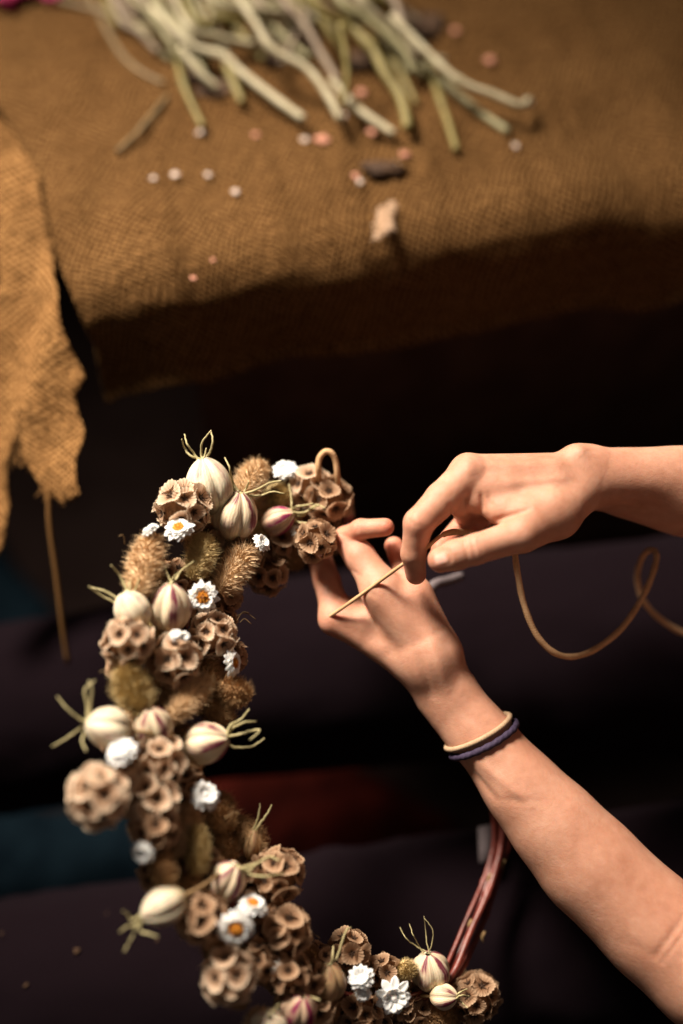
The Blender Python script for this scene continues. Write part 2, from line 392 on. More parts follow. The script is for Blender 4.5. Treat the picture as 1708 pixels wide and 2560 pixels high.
# ------------------------------------------------------------ cloths on the floor
def drape(name, mat, outline, zc, h, label, cat, seed):
    pts = crom([Vector((x, y, 0)) for x, y in outline + outline[:1]], 8)[:-1]
    c = sum(pts, Vector()) / len(pts); n = len(pts); R_ = 14; m = MB(); vs = []
    for k in range(1, R_ + 1):
        f = k / R_
        for p in pts:
            q = c.lerp(p, f); w_ = onz(q.x, q.y, zc)
            vs.append(w_ + Vector((0, 0, h * (1 - f ** 3) + .012 * fbm(w_ + Vector((seed, 0, 0)), 14, 3) * (1 - f ** 6))))
    cc = onz(c.x, c.y, zc) + Vector((0, 0, h)); fs = []
    for k in range(R_ - 1):
        for i in range(n):
            i2 = (i + 1) % n; fs.append((k * n + i, k * n + i2, (k + 1) * n + i2, (k + 1) * n + i))
    vs.append(cc); fs += [(len(vs) - 1, (i + 1) % n, i) for i in range(n)]
    m.add(vs, fs); o = m.build(name, mat); o.modifiers.new('thickness', 'SOLIDIFY').thickness = -.004
    return tag(o, label, cat)
drape('blanket', M['teal'], [(-260, 1930), (-60, 1960), (120, 2040), (300, 1985), (430, 1960), (470, 2060), (430, 2200), (150, 2330), (-250, 2400)], .012, .03, 'teal blue cloth crumpled between the two dark trouser legs', 'cloth', 1)
drape('blanket', M['teal'], [(-400, 1180), (-120, 1250), (-20, 1330), (30, 1420), (95, 1490), (140, 1560), (60, 1680), (-300, 1720)], .012, .03, 'teal blue cloth lying behind the legs under the hanging burlap strip', 'cloth', 2)
drape('blanket', M['red'], [(520, 1880), (640, 1915), (720, 1900), (790, 1865), (850, 1905), (960, 1960), (1060, 2020), (1150, 2085), (1120, 2150), (900, 2200), (560, 2220), (400, 2160), (350, 2000)], .012, .035, 'dull red cloth crumpled on the floor inside the wreath ring', 'cloth', 3)
drape('blanket', M['darkred'], [(1020, 1400), (1250, 1360), (1500, 1340), (1760, 1420), (1800, 1620), (1500, 1650), (1200, 1560)], .012, .03, 'dark maroon cloth on the floor behind the dangling cord', 'cloth', 4)

# ------------------------------------------------------------ person: skin surface from blended round cones
def rc(a, b):           # a, b = (px, py, depth, radius in px)
    A = P(*a[:3]); B = P(*b[:3]); return (A, B, a[3] * a[2] / FPX, b[3] * b[2] / FPX)
def chain(*pts): return [rc(pts[i], pts[i + 1]) for i in range(len(pts) - 1)]
right = dict(
    palm=[rc((1450, 1182, .945, 48), (1168, 1178, .930, 40)), rc((1450, 1180, .965, 46), (1195, 1180, .952, 38)),
          rc((1455, 1188, .978, 44), (1222, 1192, .972, 36)), rc((1460, 1200, .985, 42), (1250, 1212, .988, 33)),
          rc((1470, 1215, .945, 50), (1390, 1284, .925, 56)), rc((1390, 1288, .925, 56), (1312, 1330, .912, 44)),
          rc((1420, 1235, .936, 52), (1232, 1240, .930, 38)), rc((1370, 1270, .922, 50), (1240, 1264, .923, 38)), rc((1320, 1300, .915, 42), (1262, 1283, .918, 30)), rc((1380, 1200, .935, 50), (1230, 1215, .93, 44)), rc((1260, 1215, .928, 40), (1195, 1222, .926, 36)), rc((1430, 1225, .965, 56), (1280, 1232, .968, 40)),
          rc((1438, 1142, .94, 27), (1470, 1150, .945, 30))],
    arm=[rc((1460, 1192, .950, 66), (1720, 1192, .955, 82)), rc((1500, 1208, .968, 62), (1720, 1256, .975, 94)), rc((1720, 1225, .962, 100), (2330, 1330, .96, 150)),
         rc((2330, 1330, .96, 150), (2950, 1050, .86, 190))],
    index=chain((1172, 1184, .928, 46), (1106, 1248, .919, 43), (1047, 1308, .913, 37.5), (1034, 1384, .921, 31), (1040, 1436, .931, 26)),
    middle=chain((1198, 1190, .946, 42), (1148, 1258, .925, 34), (1168, 1295, .972, 24), (1100, 1372, .955, 23)),
    ring=chain((1225, 1195, .960, 38), (1184, 1250, .926, 31), (1205, 1288, .982, 23), (1160, 1358, .975, 22)),
    pinky=chain((1252, 1212, .985, 33), (1232, 1255, .975, 26), (1250, 1300, 1.0, 22), (1205, 1345, .99, 20)),
    thumb=chain((1330, 1318, .914, 46), (1300, 1338, .908, 43), (1190, 1373, .902, 38), (1140, 1387, .903, 38), (1102, 1399, .907, 33)))
left = dict(
    palm=[rc((1058, 1668, .962, 54), (842, 1543, .972, 36)), rc((1075, 1650, .955, 54), (955, 1478, .955, 50)), rc((1100, 1630, .955, 50), (1036, 1492, .957, 45)),
          rc((1050, 1610, .975, 56), (890, 1535, .982, 42)), rc((1000, 1560, .965, 50), (985, 1490, .965, 45)), rc((900, 1560, .968, 40), (835, 1552, .968, 32))],
    arm=[rc((1072, 1648, .958, 66), (1130, 1735, .960, 61)), rc((1056, 1650, .966, 50), (1098, 1735, .968, 52)), rc((1130, 1735, .960, 61), (1222, 1838, .955, 66)), rc((1099, 1738, .964, 56), (1181, 1844, .958, 64)),
         rc((1201, 1838, .957, 78), (1307, 1972, .952, 97)), rc((1307, 1972, .952, 97), (1385, 2061, .95, 113)), rc((1385, 2061, .95, 113), (1470, 2158, .948, 127)),
         rc((1470, 2158, .948, 126), (1635, 2318, .94, 134)), rc((1635, 2318, .94, 134), (1770, 2440, .93, 140)), rc((1770, 2440, .93, 140), (2650, 2200, .80, 200))],
    a_=chain((842, 1543, .972, 37), (817, 1450, .984, 33.5), (792, 1372, .992, 31), (745, 1318, 1.0, 27)),
    b_=chain((958, 1478, .956, 47), (900, 1392, .965, 39), (866, 1348, .972, 34)),
    b2=chain((866, 1347, .972, 31), (902, 1323, .962, 25), (963, 1318, .955, 23)),
    c_=chain((1036, 1490, .960, 42), (1000, 1392, .975, 27), (985, 1365, .975, 24)))
def cone_d(X, c):
    A, B = np.array(c[0]), np.array(c[1]); ba = B - A; pa = X - A
    h = np.clip(pa @ ba / (ba @ ba), 0, 1); return np.linalg.norm(pa - h[:, None] * ba, axis=1) - (c[2] + (c[3] - c[2]) * h)
def smin(a, b, k):
    h = np.maximum(k - np.abs(a - b), 0) / k; return np.minimum(a, b) - h * h * k * .25
def grp(X, cs, k):
    d = cone_d(X, cs[0])
    for c in cs[1:]: d = smin(d, cone_d(X, c), k)
    return d
def hand_sdf(X, H, kp, ko):
    core = smin(grp(X, H['palm'], .007), grp(X, H['arm'], .006), .012); out = core
    for n, cs in H.items():
        if n in ('palm', 'arm'): continue
        out = smin(out, smin(core, grp(X, cs, .0025), kp), ko)
    return out
chest = [(P(2650, 2200, .80), P(2950, 1050, .86), .07, .07)]
def sdf(X):
    return smin(smin(hand_sdf(X, right, .006, .0012), hand_sdf(X, left, .008, .0016), .0004), grp(X, chest, .01), .03)
def cap_mesh(mb, c, seg=14):
    A, B, ra, rb = c; L = (B - A).length; x, y, z = frame(B - A); ring = []
    for k in range(5): a = math.pi / 2 * (k + .4) / 5; ring.append((-ra * math.cos(a), ra * math.sin(a)))
    for k in range(5): a = math.pi / 2 * (k + .4) / 5; ring.append((L + rb * math.sin(a), rb * math.cos(a)))
    vs = [A - z * ra]
    for h, r in ring: vs += [A + z * h + (x * math.cos(2 * math.pi * i / seg) + y * math.sin(2 * math.pi * i / seg)) * r for i in range(seg)]
    vs.append(B + z * rb); n = len(ring); fs = [(0, 1 + (i + 1) % seg, 1 + i) for i in range(seg)]
    for k in range(n - 1):
        for i in range(seg): i2 = (i + 1) % seg; fs.append((1 + k * seg + i, 1 + k * seg + i2, 1 + (k + 1) * seg + i2, 1 + (k + 1) * seg + i))
    fs += [(len(vs) - 1, 1 + (n - 1) * seg + i, 1 + (n - 1) * seg + (i + 1) % seg) for i in range(seg)]
    mb.add(vs, fs)
person = empty('person', P(2700, 2400, 1.15)); person.location.z = 0
tag(person, 'person with bare forearms and two thin bracelets tying cord around the flower wreath', 'person')
mb = MB()
for H in (right, left):
    for cs in H.values():
        for c in cs: cap_mesh(mb, c)
for c in chest: cap_mesh(mb, c)
tmp = mb.build('tmp', M['skin'], None, True, (0, 0, 0))
md = tmp.modifiers.new('r', 'REMESH'); md.mode = 'VOXEL'; md.voxel_size = .0013
dg = bpy.context.evaluated_depsgraph_get(); me = bpy.data.meshes.new_from_object(tmp.evaluated_get(dg)); bpy.data.objects.remove(tmp)
nv = len(me.vertices); X = np.empty(nv * 3); me.vertices.foreach_get('co', X); X = X.reshape(-1, 3)
E = np.empty(len(me.edges) * 2, dtype=np.int32); me.edges.foreach_get('vertices', E); E = E.reshape(-1, 2)
deg = np.bincount(E.ravel(), minlength=nv).astype(float)[:, None]
def lap(X):
    s = np.zeros_like(X)
    for k in range(3):
        s[:, k] = np.bincount(E[:, 0], X[E[:, 1], k], nv) + np.bincount(E[:, 1], X[E[:, 0], k], nv)
    return s / np.maximum(deg, 1)
def grad(X, e=.0005):
    G = np.stack([(sdf(X + np.eye(3)[i] * e) - sdf(X - np.eye(3)[i] * e)) for i in range(3)], 1) / (2 * e)
    return G / np.maximum(np.linalg.norm(G, axis=1, keepdims=True), 1e-6)
for it in range(5):
    X = X * .35 + lap(X) * .65
    G = grad(X); X = X - G * np.clip(sdf(X), -.004, .004)[:, None]
X = X * .5 + lap(X) * .5
ca_ = np.array(CAM); zz_ = (X - ca_) @ np.array(FW); sx_ = 854 + (X - ca_) @ np.array(RT) / zz_ * FPX; sy_ = 1280 - (X - ca_) @ np.array(UP) / zz_ * FPX
mk = np.clip(np.maximum((sx_ + (sy_ - 1735) * .8 - 1150) / 120 * (sy_ > 1560), (sx_ - 1540) / 80), 0, 1)[:, None]
X0 = X.copy()
for it in range(110): X = X + (lap(X) - X) * .9 * mk
X = X + (X0 - X).mean(0) * 0
G = grad(X)
# creases (negative) and tendons, veins, knuckles (positive): (px,py,d, px,py,d, width px, height m)
def segd(X, a, b):
    a, b = np.array(a), np.array(b); ba = b - a; pa = X - a; h = np.clip(pa @ ba / max(ba @ ba, 1e-12), 0, 1); return np.linalg.norm(pa - h[:, None] * ba, axis=1)
REL = [  # px,py -> px,py , depth, width px, height
    (1160, 1350, 1172, 1402, .89, 4.5, -.0010), (1178, 1346, 1190, 1400, .89, 4.5, -.0011), (1196, 1348, 1206, 1390, .89, 4, -.0006),
    (1240, 1300, 1325, 1272, .905, 6, -.0018), (1222, 1235, 1228, 1270, .92, 7, -.0010),
    (1124, 1262, 1130, 1292, .92, 5, -.0010), (1165, 1245, 1168, 1286, .92, 5, -.0016), (1203, 1235, 1207, 1272, .92, 5, -.0014),
    (1170, 1150, 1175, 1190, .915, 20, .0014), (1205, 1165, 1400, 1160, .93, 9, .0006), (1260, 1210, 1420, 1195, .925, 11, .0007),
    (1040, 1290, 1046, 1312, .90, 9, .0006), (1020, 1300, 1048, 1318, .90, 3, -.0004), 
    (1535, 1130, 1500, 1235, .94, 8, -.0002), (1445, 1120, 1462, 1136, .93, 12, .0012),
    (960, 1640, 1060, 1600, .94, 16, -.0006), (1060, 1600, 1130, 1560, .94, 8, -.0003), (830, 1560, 960, 1605, .95, 22, -.0012),
    (935, 1490, 1020, 1570, .94, 22, .0008), (1035, 1490, 1075, 1580, .94, 18, .0005), (1075, 1600, 1120, 1720, .94, 14, .0014), (1110, 1600, 1150, 1700, .94, 9, -.0006),
    (1045, 1640, 1080, 1740, .94, 9, -.0010), (925, 1480, 942, 1492, .945, 6, -.0006),
    (1160, 1905, 1240, 2000, .93, 9, -.0012), (1190, 1900, 1330, 2010, .93, 13, .0010), (1260, 2000, 1350, 2005, .925, 12, -.0006),
    (1640, 2390, 1712, 2290, .90, 10, -.0008), (1655, 2405, 1725, 2315, .90, 6, -.0005), (1560, 2350, 1650, 2400, .90, 16, -.0004),
    (1122, 1376, 1092, 1375, .895, 4, -.0006), (1123, 1377, 1127, 1406, .895, 4, -.0008), (1124, 1409, 1096, 1416, .895, 4, -.0004),
    (845, 1332, 870, 1342, .945, 4, -.0006), (890, 1306, 895, 1330, .94, 4, -.0006), (880, 1425, 900, 1440, .945, 5, -.0006)]
CA = np.array(CAM); Fw, Rt, Up = (np.array(v) for v in (FW, RT, UP)); Z = (X - CA) @ Fw
SX = 854 + (X - CA) @ Rt / Z * FPX; SY = 1280 - (X - CA) @ Up / Z * FPX
disp = np.zeros(nv); near = (G @ Fw) < .25
for x0, y0, x1, y1, d, wd_, h in REL:
    a = np.array([x0, y0]); b = np.array([x1, y1]); ba = b - a; pa = np.stack([SX, SY], 1) - a
    t = np.clip(pa @ ba / (ba @ ba), 0, 1); dd = np.linalg.norm(pa - t[:, None] * ba, axis=1)
    disp += h * np.exp(-(dd / wd_) ** 2) * near * (np.abs(Z - d) < .05) * (1 - .5 * np.abs(t * 2 - 1) ** 3)
X = X + G * disp[:, None]
X = X * .8 + lap(X) * .2
tint = np.zeros((nv, 4)); tint[:, 3] = 1
for x, y, d, r, a in ((1042, 1440, .93, 34, .8), (1040, 1310, .91, 40, .35), (1095, 1405, .905, 36, .5), (1190, 1375, .9, 40, .25), (1165, 1170, .925, 45, .25), (970, 1318, .95, 32, .8), (870, 1345, .957, 50, .5),
                      (1150, 1280, .94, 45, .8), (1190, 1275, .955, 40, .9), (1130, 1360, .95, 70, .9), (1200, 1330, .97, 60, .9), (830, 1545, .97, 60, .35), (990, 1380, .975, 50, .9), (805, 1430, .985, 60, .4),
                      (1040, 1490, .955, 50, .2), (1240, 1290, .935, 40, .5), (1660, 2340, .93, 80, .3)):
    q = np.array(P(x, y, d)); rr = r * d / FPX; tint[:, 0] = np.maximum(tint[:, 0], a * np.exp(-(np.linalg.norm(X - q, axis=1) / rr) ** 2))
nl = ((SX - 1102) * .97 - (SY - 1396) * .22, (SX - 1102) * .22 + (SY - 1396) * .97)
tint[:, 1] = np.clip(3 * (1 - ((nl[0] / 18) ** 4 + (nl[1] / 15) ** 4) ** .25), 0, 1) * (Z < .915) * ((G @ Fw) < 0)
org = P(1500, 1700, .95)
me.vertices.foreach_set('co', (X - np.array(org)).ravel()); me.polygons.foreach_set('use_smooth', [True] * len(me.polygons))
ca = me.color_attributes.new('tint', 'FLOAT_COLOR', 'POINT'); ca.data.foreach_set('color', tint.ravel())
me.materials.clear(); me.materials.append(M['skin']); me.name = 'body'; me.update()
body = bpy.data.objects.new('body', me); COL.objects.link(body); body.parent = person; body.location = org - person.location

def wrap_band(name, mat, c, ax, r1, rad, label, bumpy=0):
    x, y, z = frame(ax); m = MB(); pts = []
    for i in range(73):
        a = 2 * math.pi * i / 72; u = x * math.cos(a) + y * math.sin(a)
        # march out of the arm surface
        ts = np.linspace(.005, .05, 60); Q = np.array(c)[None, :] + ts[:, None] * np.array(u)[None, :]
        dv = sdf(Q); k = int(np.argmax(dv > rad * .55 - .0017)); pts.append(Vector(c) + u * float(ts[k]))
    for _ in range(3): pts = [(pts[i - 1 if i else 71] + pts[i] * 2 + pts[(i + 1) % 72]) / 4 for i in range(72)]; pts.append(pts[0])
    rads = [rad * (1 + bumpy * math.sin(i * 1.7)) for i in range(73)]
    m.tube(pts, rads, 10, caps=False); return tag(m.build(name, mat, person), label)
axd = (P(1385, 2061, .95) - P(1126, 1735, .955)).normalized()
tilt = (axd + cdir(.02, -.10, 0) * .6 - FW * -.14).normalized()
wrap_band('bracelet', M['band_cream'], P(1198, 1828, .957), tilt, .02, .0019, 'cream cord bracelet')
wrap_band('bracelet', M['band_navy'], P(1211, 1847, .957), tilt, .02, .0023, 'braided navy bracelet', .12)

# trousers and shirt
m = MB()
def leg_rows(axis, rads, seed):
    pts = crom(axis, 16); n = len(pts); rr = []
    for i, p in enumerate(pts):
        f = i / (n - 1) * (len(rads) - 1); k = min(int(f), len(rads) - 2); r = rads[k] * (1 - f + k) + rads[k + 1] * (f - k)
        t = (pts[min(i + 1, n - 1)] - pts[max(i - 1, 0)]).normalized(); a = t.cross(Vector((0, 0, 1))).normalized(); b = t.cross(a); row = []
        for k2 in range(73):
            an = 2 * math.pi * (k2 % 72) / 72; q = Vector((math.cos(an), math.sin(an), i * .12 + seed))
            d = 1 + .035 * fbm(q, 2.0, 4) + .02 * noise.noise(Vector((math.cos(an) * 1.5, math.sin(an) * 1.5, i * .35 + seed)))
            row.append(p + (a * math.cos(an) + b * math.sin(an)) * r * d)
        rr.append(row)
    return rr
m.grid(leg_rows([P(-900, 1960, 1.22), P(-300, 1850, 1.18), P(0, 1800, 1.17), P(700, 1690, 1.17), P(1400, 1630, 1.16), P(2100, 1620, 1.12), P(2700, 1700, 1.10)], [.06, .066, .076, .08, .085, .095, .11], 3))
m.grid(leg_rows([P(-900, 2680, 1.13), P(-300, 2580, 1.11), P(0, 2530, 1.10), P(600, 2442, 1.10), P(1100, 2375, 1.10), P(1708, 2300, 1.10), P(2700, 2150, 1.08)], [.062, .07, .083, .086, .086, .09, .11], 8))
m.build('trousers', M['denim'], person)
m = MB(); sc_ = P(2800, 1620, .98)
rr = []
for i in range(25):
    f = i / 24; z = .12 + .62 * f; cx = sc_.x + .03 * f; r = .15 * (1 - .25 * abs(f - .8)) * (1 if f < .93 else (1 - (f - .93) / .07) ** .5 + .02)
    rr.append([Vector((cx + math.cos(a) * r * .8, sc_.y + math.sin(a) * r * 1.25, z)) * 1.0 + Vector((.006 * math.sin(a * 7 + f * 9), 0, 0)) for a in [2 * math.pi * k / 48 for k in range(49)]])
m.grid(rr); m.build('shirt', M['black'], person)

# ------------------------------------------------------------ wreath
def wd(px, py): return .95 + .72 * (((px - 600) * .914 - (py - 1350) * .406) / 3743)
wreath = empty('flower_wreath', P(700, 1900, 1.0))
tag(wreath, 'dried flower wreath of seed pods, white daisies and grass plumes on red twigs', 'wreath')
PXM = lambda px, py, r: r * wd(px, py) / FPX

def nigella(px, py, ax, ay, az, width, length, mat, horns, dz=0, hr=1.0, dark=False, seed=0):
    d = wd(px, py) + dz; c = P(px, py, d); ax_ = cdir(ax, ay, az); x, y, z = frame(ax_); rg = random.Random(int(px * 7 + py))
    W = width * d / FPX / 2; L = length * d / FPX; m = MB(); NTt = 26; NS = 60; rows = []; uvs = []; ph = rg.random() * 6.28
    for j in range(NTt + 1):
        t = j / NTt; pr = math.sin(math.pi * min(1, t * .985 + .004) ** .96) ** .56; pr = max(pr, .03)
        r = []; u_ = []
        for i in range(NS + 1):
            a = 2 * math.pi * i / NS; lobe = abs(math.cos(2.5 * a + ph)); lb = 1 - .17 * (1 - lobe) ** 2.2 + .03 * lobe
            up = L * .07 * (1 - lobe) * max(0, t - .7)
            rad = W * pr * lb * (1 + .03 * noise.noise(Vector((math.cos(a) * 2, math.sin(a) * 2, t * 3 + px))))
            r.append(c + z * (L * (t - .5) - up) + (x * math.cos(a) + y * math.sin(a)) * rad); u_.append(((a + (ph) / 2.5) / (2 * math.pi) , t))
        rows.append(r); uvs.append(u_)
    m.grid(rows, uvs); o = m.build('seed_pod', mat, wreath)
    top = c + z * L * .47
    for k, h in enumerate(horns):
        off = (x * math.cos(k * 2.4) + y * math.sin(k * 2.4)) * W * .16
        start = top + off - z * L * .03; pts = [start]
        n = len(h)
        for q, (hx, hy) in enumerate(h):
            pts.append(P(hx, hy, d - L * .4 * az * .5 + (q + 1) / n * rg.uniform(-.010, .006)))
        sm = crom(pts, 6); nn = len(sm); ln = len(pts)
        sm = [p + Vector((rg.uniform(-1, 1), rg.uniform(-1, 1), rg.uniform(-1, 1))) * .0002 for p in sm]
        hm = MB(); r0 = .00082 * hr
        hm.tube(sm, [r0 * (1.7 if i == 0 else 1.25 - .75 * i / nn) for i in range(nn)], 7)
        hm.build('horn', M['horn_dark'] if dark else M['horn'], o)
    m2 = MB(); b0 = c - z * L * .48; m2.tube([b0, b0 - z * .012, b0 - z * .025 - ax_ * .0 + FW * .01], [.0014, .0012, .0012], 6); m2.build('stem', M['stemwrap'], o)
    return o
def H(*p): return list(p)
pp, ps, pm, pdl = M['pod_pale'], M['pod_striped'], M['pod_magenta'], M['pod_dull']
nigella(524, 1216, -.22, .95, .25, 118, 150, pp, [H((478, 1140), (462, 1120), (455, 1098)), H((486, 1135), (468, 1110), (462, 1086)), H((504, 1140), (506, 1105), (528, 1076)), H((525, 1130), (532, 1100), (527, 1078)), H((512, 1140), (516, 1120))])
nigella(588, 1290, .22, .88, .38, 116, 134, ps, [H((585, 1212), (574, 1170), (562, 1144)), H((580, 1216), (556, 1200), (541, 1191)), H((614, 1225), (622, 1203)), H((640, 1225), (672, 1208), (703, 1202)), H((645, 1240), (680, 1230), (712, 1234)), ])
nigella(694, 1302, .86, .42, .35, 70, 98, pm, [H((738, 1268), (770, 1262), (782, 1258)), H((730, 1272), (728, 1240), (722, 1210)), H((760, 1282), (790, 1262), (812, 1270)), H((745, 1305), (780, 1308), (814, 1303)), H((752, 1290), (775, 1275), (800, 1262))])
nigella(424, 1520, .08, .95, .34, 108, 136, ps, [H((420, 1440), (412, 1415), (400, 1402)), H((438, 1450), (455, 1425), (484, 1404)), H((430, 1450), (446, 1432))])
nigella(332, 1526, -.45, .82, .3, 92, 108, pp, [H((298, 1508), (255, 1490), (222, 1466)), H((300, 1500), (262, 1478), (228, 1468)), H((318, 1478), (300, 1440), (278, 1412)), H((322, 1478), (326, 1450)), H((334, 1480), (348, 1446))])
nigella(272, 1818, -.92, .18, .3, 104, 120, pp, [H((200, 1798), (172, 1775), (143, 1742)), H((218, 1765), (212, 1725), (238, 1700)), H((226, 1762), (230, 1720), (222, 1702)), H((205, 1818), (168, 1845), (131, 1866)), H((212, 1830), (206, 1855), (216, 1878))])
nigella(384, 1818, -.1, .86, .5, 98, 116, ps, [H((376, 1762), (372, 1748))])
nigella(514, 1856, .92, .2, .3, 108, 128, ps, [H((575, 1815), (600, 1800), (624, 1772)), H((580, 1822), (612, 1806), (640, 1804)), H((590, 1838), (625, 1828), (650, 1826), (625, 1850)), H((585, 1868), (630, 1866), (662, 1846))], seed=2)
nigella(566, 2204, .45, .75, .4, 96, 122, ps, [H((640, 2160), (672, 2142), (700, 2152)), H((632, 2188), (670, 2190), (712, 2184)), H((625, 2175), (640, 2160), (668, 2150))])
nigella(410, 2266, -.82, -.35, .4, 96, 124, pp, [H((330, 2300), (318, 2285), (308, 2278)), H((340, 2320), (330, 2345), (310, 2380)), H((350, 2325), (375, 2335), (395, 2342)), H((336, 2312), (316, 2318), (300, 2330))])
nigella(630, 2112, .15, .9, .2, 44, 84, pdl, [H((650, 2060), (668, 2035), (680, 2012)), H((640, 2060), (648, 2032), (650, 2008))], dz=.015)
nigella(1076, 2428, -.12, .9, .35, 100, 108, ps, [H((1040, 2365), (1015, 2345), (1000, 2318)), H((1048, 2365), (1032, 2335), (1024, 2310)), H((1068, 2360), (1064, 2325), (1060, 2290)), H((1080, 2360), (1082, 2325), (1062, 2296))], hr=.5, seed=3)
nigella(1110, 2492, .85, .1, .4, 64, 74, ps, [H((1155, 2488), (1175, 2492)), H((1150, 2502), (1170, 2520)), H((1152, 2480), (1168, 2472))], dz=-.012, hr=.8)
nigella(822, 2456, .05, .9, .35, 88, 112, pdl, [H((832, 2390), (834, 2365)), H((842, 2395), (864, 2330), (878, 2318))])
nigella(748, 2524, .2, .8, .5, 92, 100, pm, [H((770, 2490), (800, 2500)), H((740, 2478), (748, 2468))])
nigella(672, 2568, .1, .7, .6, 96, 90, pp, [H((690, 2520), (700, 2510))])
nigella(650, 1268, .6, .6, .3, 60, 80, pdl, [], dz=.022)
nigella(470, 1240, -.3, .8, .2, 60, 90, pdl, [], dz=.03)

def scab(px, py, r, mat, face=(0, 0, 1), dz=0, hairy=False):
    d = wd(px, py) + dz; c = P(px, py, d); R = r * 1.06 * d / FPX; rg = random.Random(int(px * 3 + py * 5)); m = MB()
    n = (22 if r > 50 else (17 if r > 40 else 13)) + rg.randrange(-2, 3); vec = []
    rot = rg.random() * 6; fx, fy, fz = frame(cdir(*face))
    for i in range(n):
        zz = 1 - 2 * (i + .5) / n; rr = math.sqrt(1 - zz * zz); a = i * 2.39996 + rot
        v = fx * (rr * math.cos(a)) + fy * (rr * math.sin(a)) + fz * zz; v += Vector((rg.uniform(-1, 1), rg.uniform(-1, 1), rg.uniform(-1, 1))) * .13; vec.append(v.normalized())
    # core
    rows = [[c + (Vector((math.cos(a) * math.sin(t), math.sin(a) * math.sin(t), math.cos(t)))) * R * .74 for a in [2 * math.pi * k / 16 for k in range(17)]] for t in [math.pi * (j + .02) / 10.04 for j in range(11)]]
    core = MB(); core.grid(rows)
    cr = R * 2.22 / math.sqrt(n); stars = MB(); seeds = MB()
    for v in vec:
        x, y, z = frame(v); a0 = rg.random() * 6; s_ = cr * rg.uniform(.82, 1.16); dep = s_ * rg.uniform(.34, .50); NR = 6; NSG = 38; rows = []; uvs = []
        el = rg.uniform(.85, 1.0); ru = rg.random() * 9
        for j in range(NR + 1):
            t = j / NR; rad = s_ * (.10 + .90 * t); h = R * .74 + dep * (.15 + .95 * t ** .75); rw = []; uu = []
            for i in range(NSG + 1):
                a = 2 * math.pi * i / NSG; pl = (.05 if i % 2 else -.03) * t * t
                rf = 1 + pl + .09 * t * math.sin(3 * a + ru) + .03 * t * noise.noise(Vector((math.cos(a) * 3, math.sin(a) * 3, ru)))
                q = x * math.cos(a + a0) * rad * rf + y * math.sin(a + a0) * rad * rf * el + z * (h + t * t * s_ * (.10 * math.sin(2 * a + ru) + .05 * math.sin(5 * a + ru * 2) + (.02 if i % 2 else -.02)))
                rw.append(c + q); uu.append((i / NSG, t))
            rows.append(rw); uvs.append(uu)
        m.grid(rows, uvs)
        b = c + z * (R * .75)
        seeds.tube([b, b + z * dep * .35, b + z * dep * .62], [s_ * .15, s_ * .13, s_ * .05], 8)
        for k in range(5):
            a = a0 + k * 1.2566; dd = x * math.cos(a) + y * math.sin(a)
            stars.tube([b + z * dep * .3, b + z * dep * .62 + dd * s_ * .28, b + z * dep * (1.0 if hairy else .85) + dd * s_ * .42], [.00050, .00040, .00018], 4)
        if hairy:
            for k in range(NSG):
                a = 2 * math.pi * k / NSG + a0; dd = x * math.cos(a) + y * math.sin(a) * el; e = c + z * (R * .74 + dep * .85) + dd * s_
                stars_ = e + (dd * .5 + z * .3) * s_ * rg.uniform(.12, .22); m.tube([e - dd * .0003, stars_], [.00016, .00009], 3)
    o = m.build('seed_head', mat, wreath); core.build('core', M['core'], o); stars.build('bristles', M['star'], o); seeds.build('seed_centres', M['star'], o); return o
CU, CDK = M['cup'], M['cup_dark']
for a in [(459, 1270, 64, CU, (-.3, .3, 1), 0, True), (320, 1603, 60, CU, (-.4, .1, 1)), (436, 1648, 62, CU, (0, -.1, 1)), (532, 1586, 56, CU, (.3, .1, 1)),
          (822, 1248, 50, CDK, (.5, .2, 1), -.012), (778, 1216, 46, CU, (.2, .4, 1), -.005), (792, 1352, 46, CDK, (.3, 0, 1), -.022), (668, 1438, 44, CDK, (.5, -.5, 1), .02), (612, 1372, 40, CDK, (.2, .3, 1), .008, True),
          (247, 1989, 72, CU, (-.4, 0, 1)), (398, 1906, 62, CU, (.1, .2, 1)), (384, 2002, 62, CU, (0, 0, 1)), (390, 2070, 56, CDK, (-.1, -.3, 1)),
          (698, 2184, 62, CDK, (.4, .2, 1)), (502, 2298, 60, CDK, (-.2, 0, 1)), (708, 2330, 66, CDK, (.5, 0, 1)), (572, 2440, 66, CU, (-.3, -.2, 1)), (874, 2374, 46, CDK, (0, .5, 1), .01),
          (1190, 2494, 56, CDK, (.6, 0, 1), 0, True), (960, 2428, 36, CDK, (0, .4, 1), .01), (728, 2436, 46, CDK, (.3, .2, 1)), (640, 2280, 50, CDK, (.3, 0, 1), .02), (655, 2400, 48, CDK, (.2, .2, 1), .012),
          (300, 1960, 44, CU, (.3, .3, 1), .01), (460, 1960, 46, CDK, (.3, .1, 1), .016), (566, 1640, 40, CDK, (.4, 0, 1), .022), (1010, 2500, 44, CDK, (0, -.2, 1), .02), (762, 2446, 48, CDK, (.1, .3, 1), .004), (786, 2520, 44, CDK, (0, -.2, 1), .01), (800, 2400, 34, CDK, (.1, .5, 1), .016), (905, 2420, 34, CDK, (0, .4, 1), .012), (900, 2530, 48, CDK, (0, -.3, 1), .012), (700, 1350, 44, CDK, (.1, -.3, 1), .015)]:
    scab(*a)

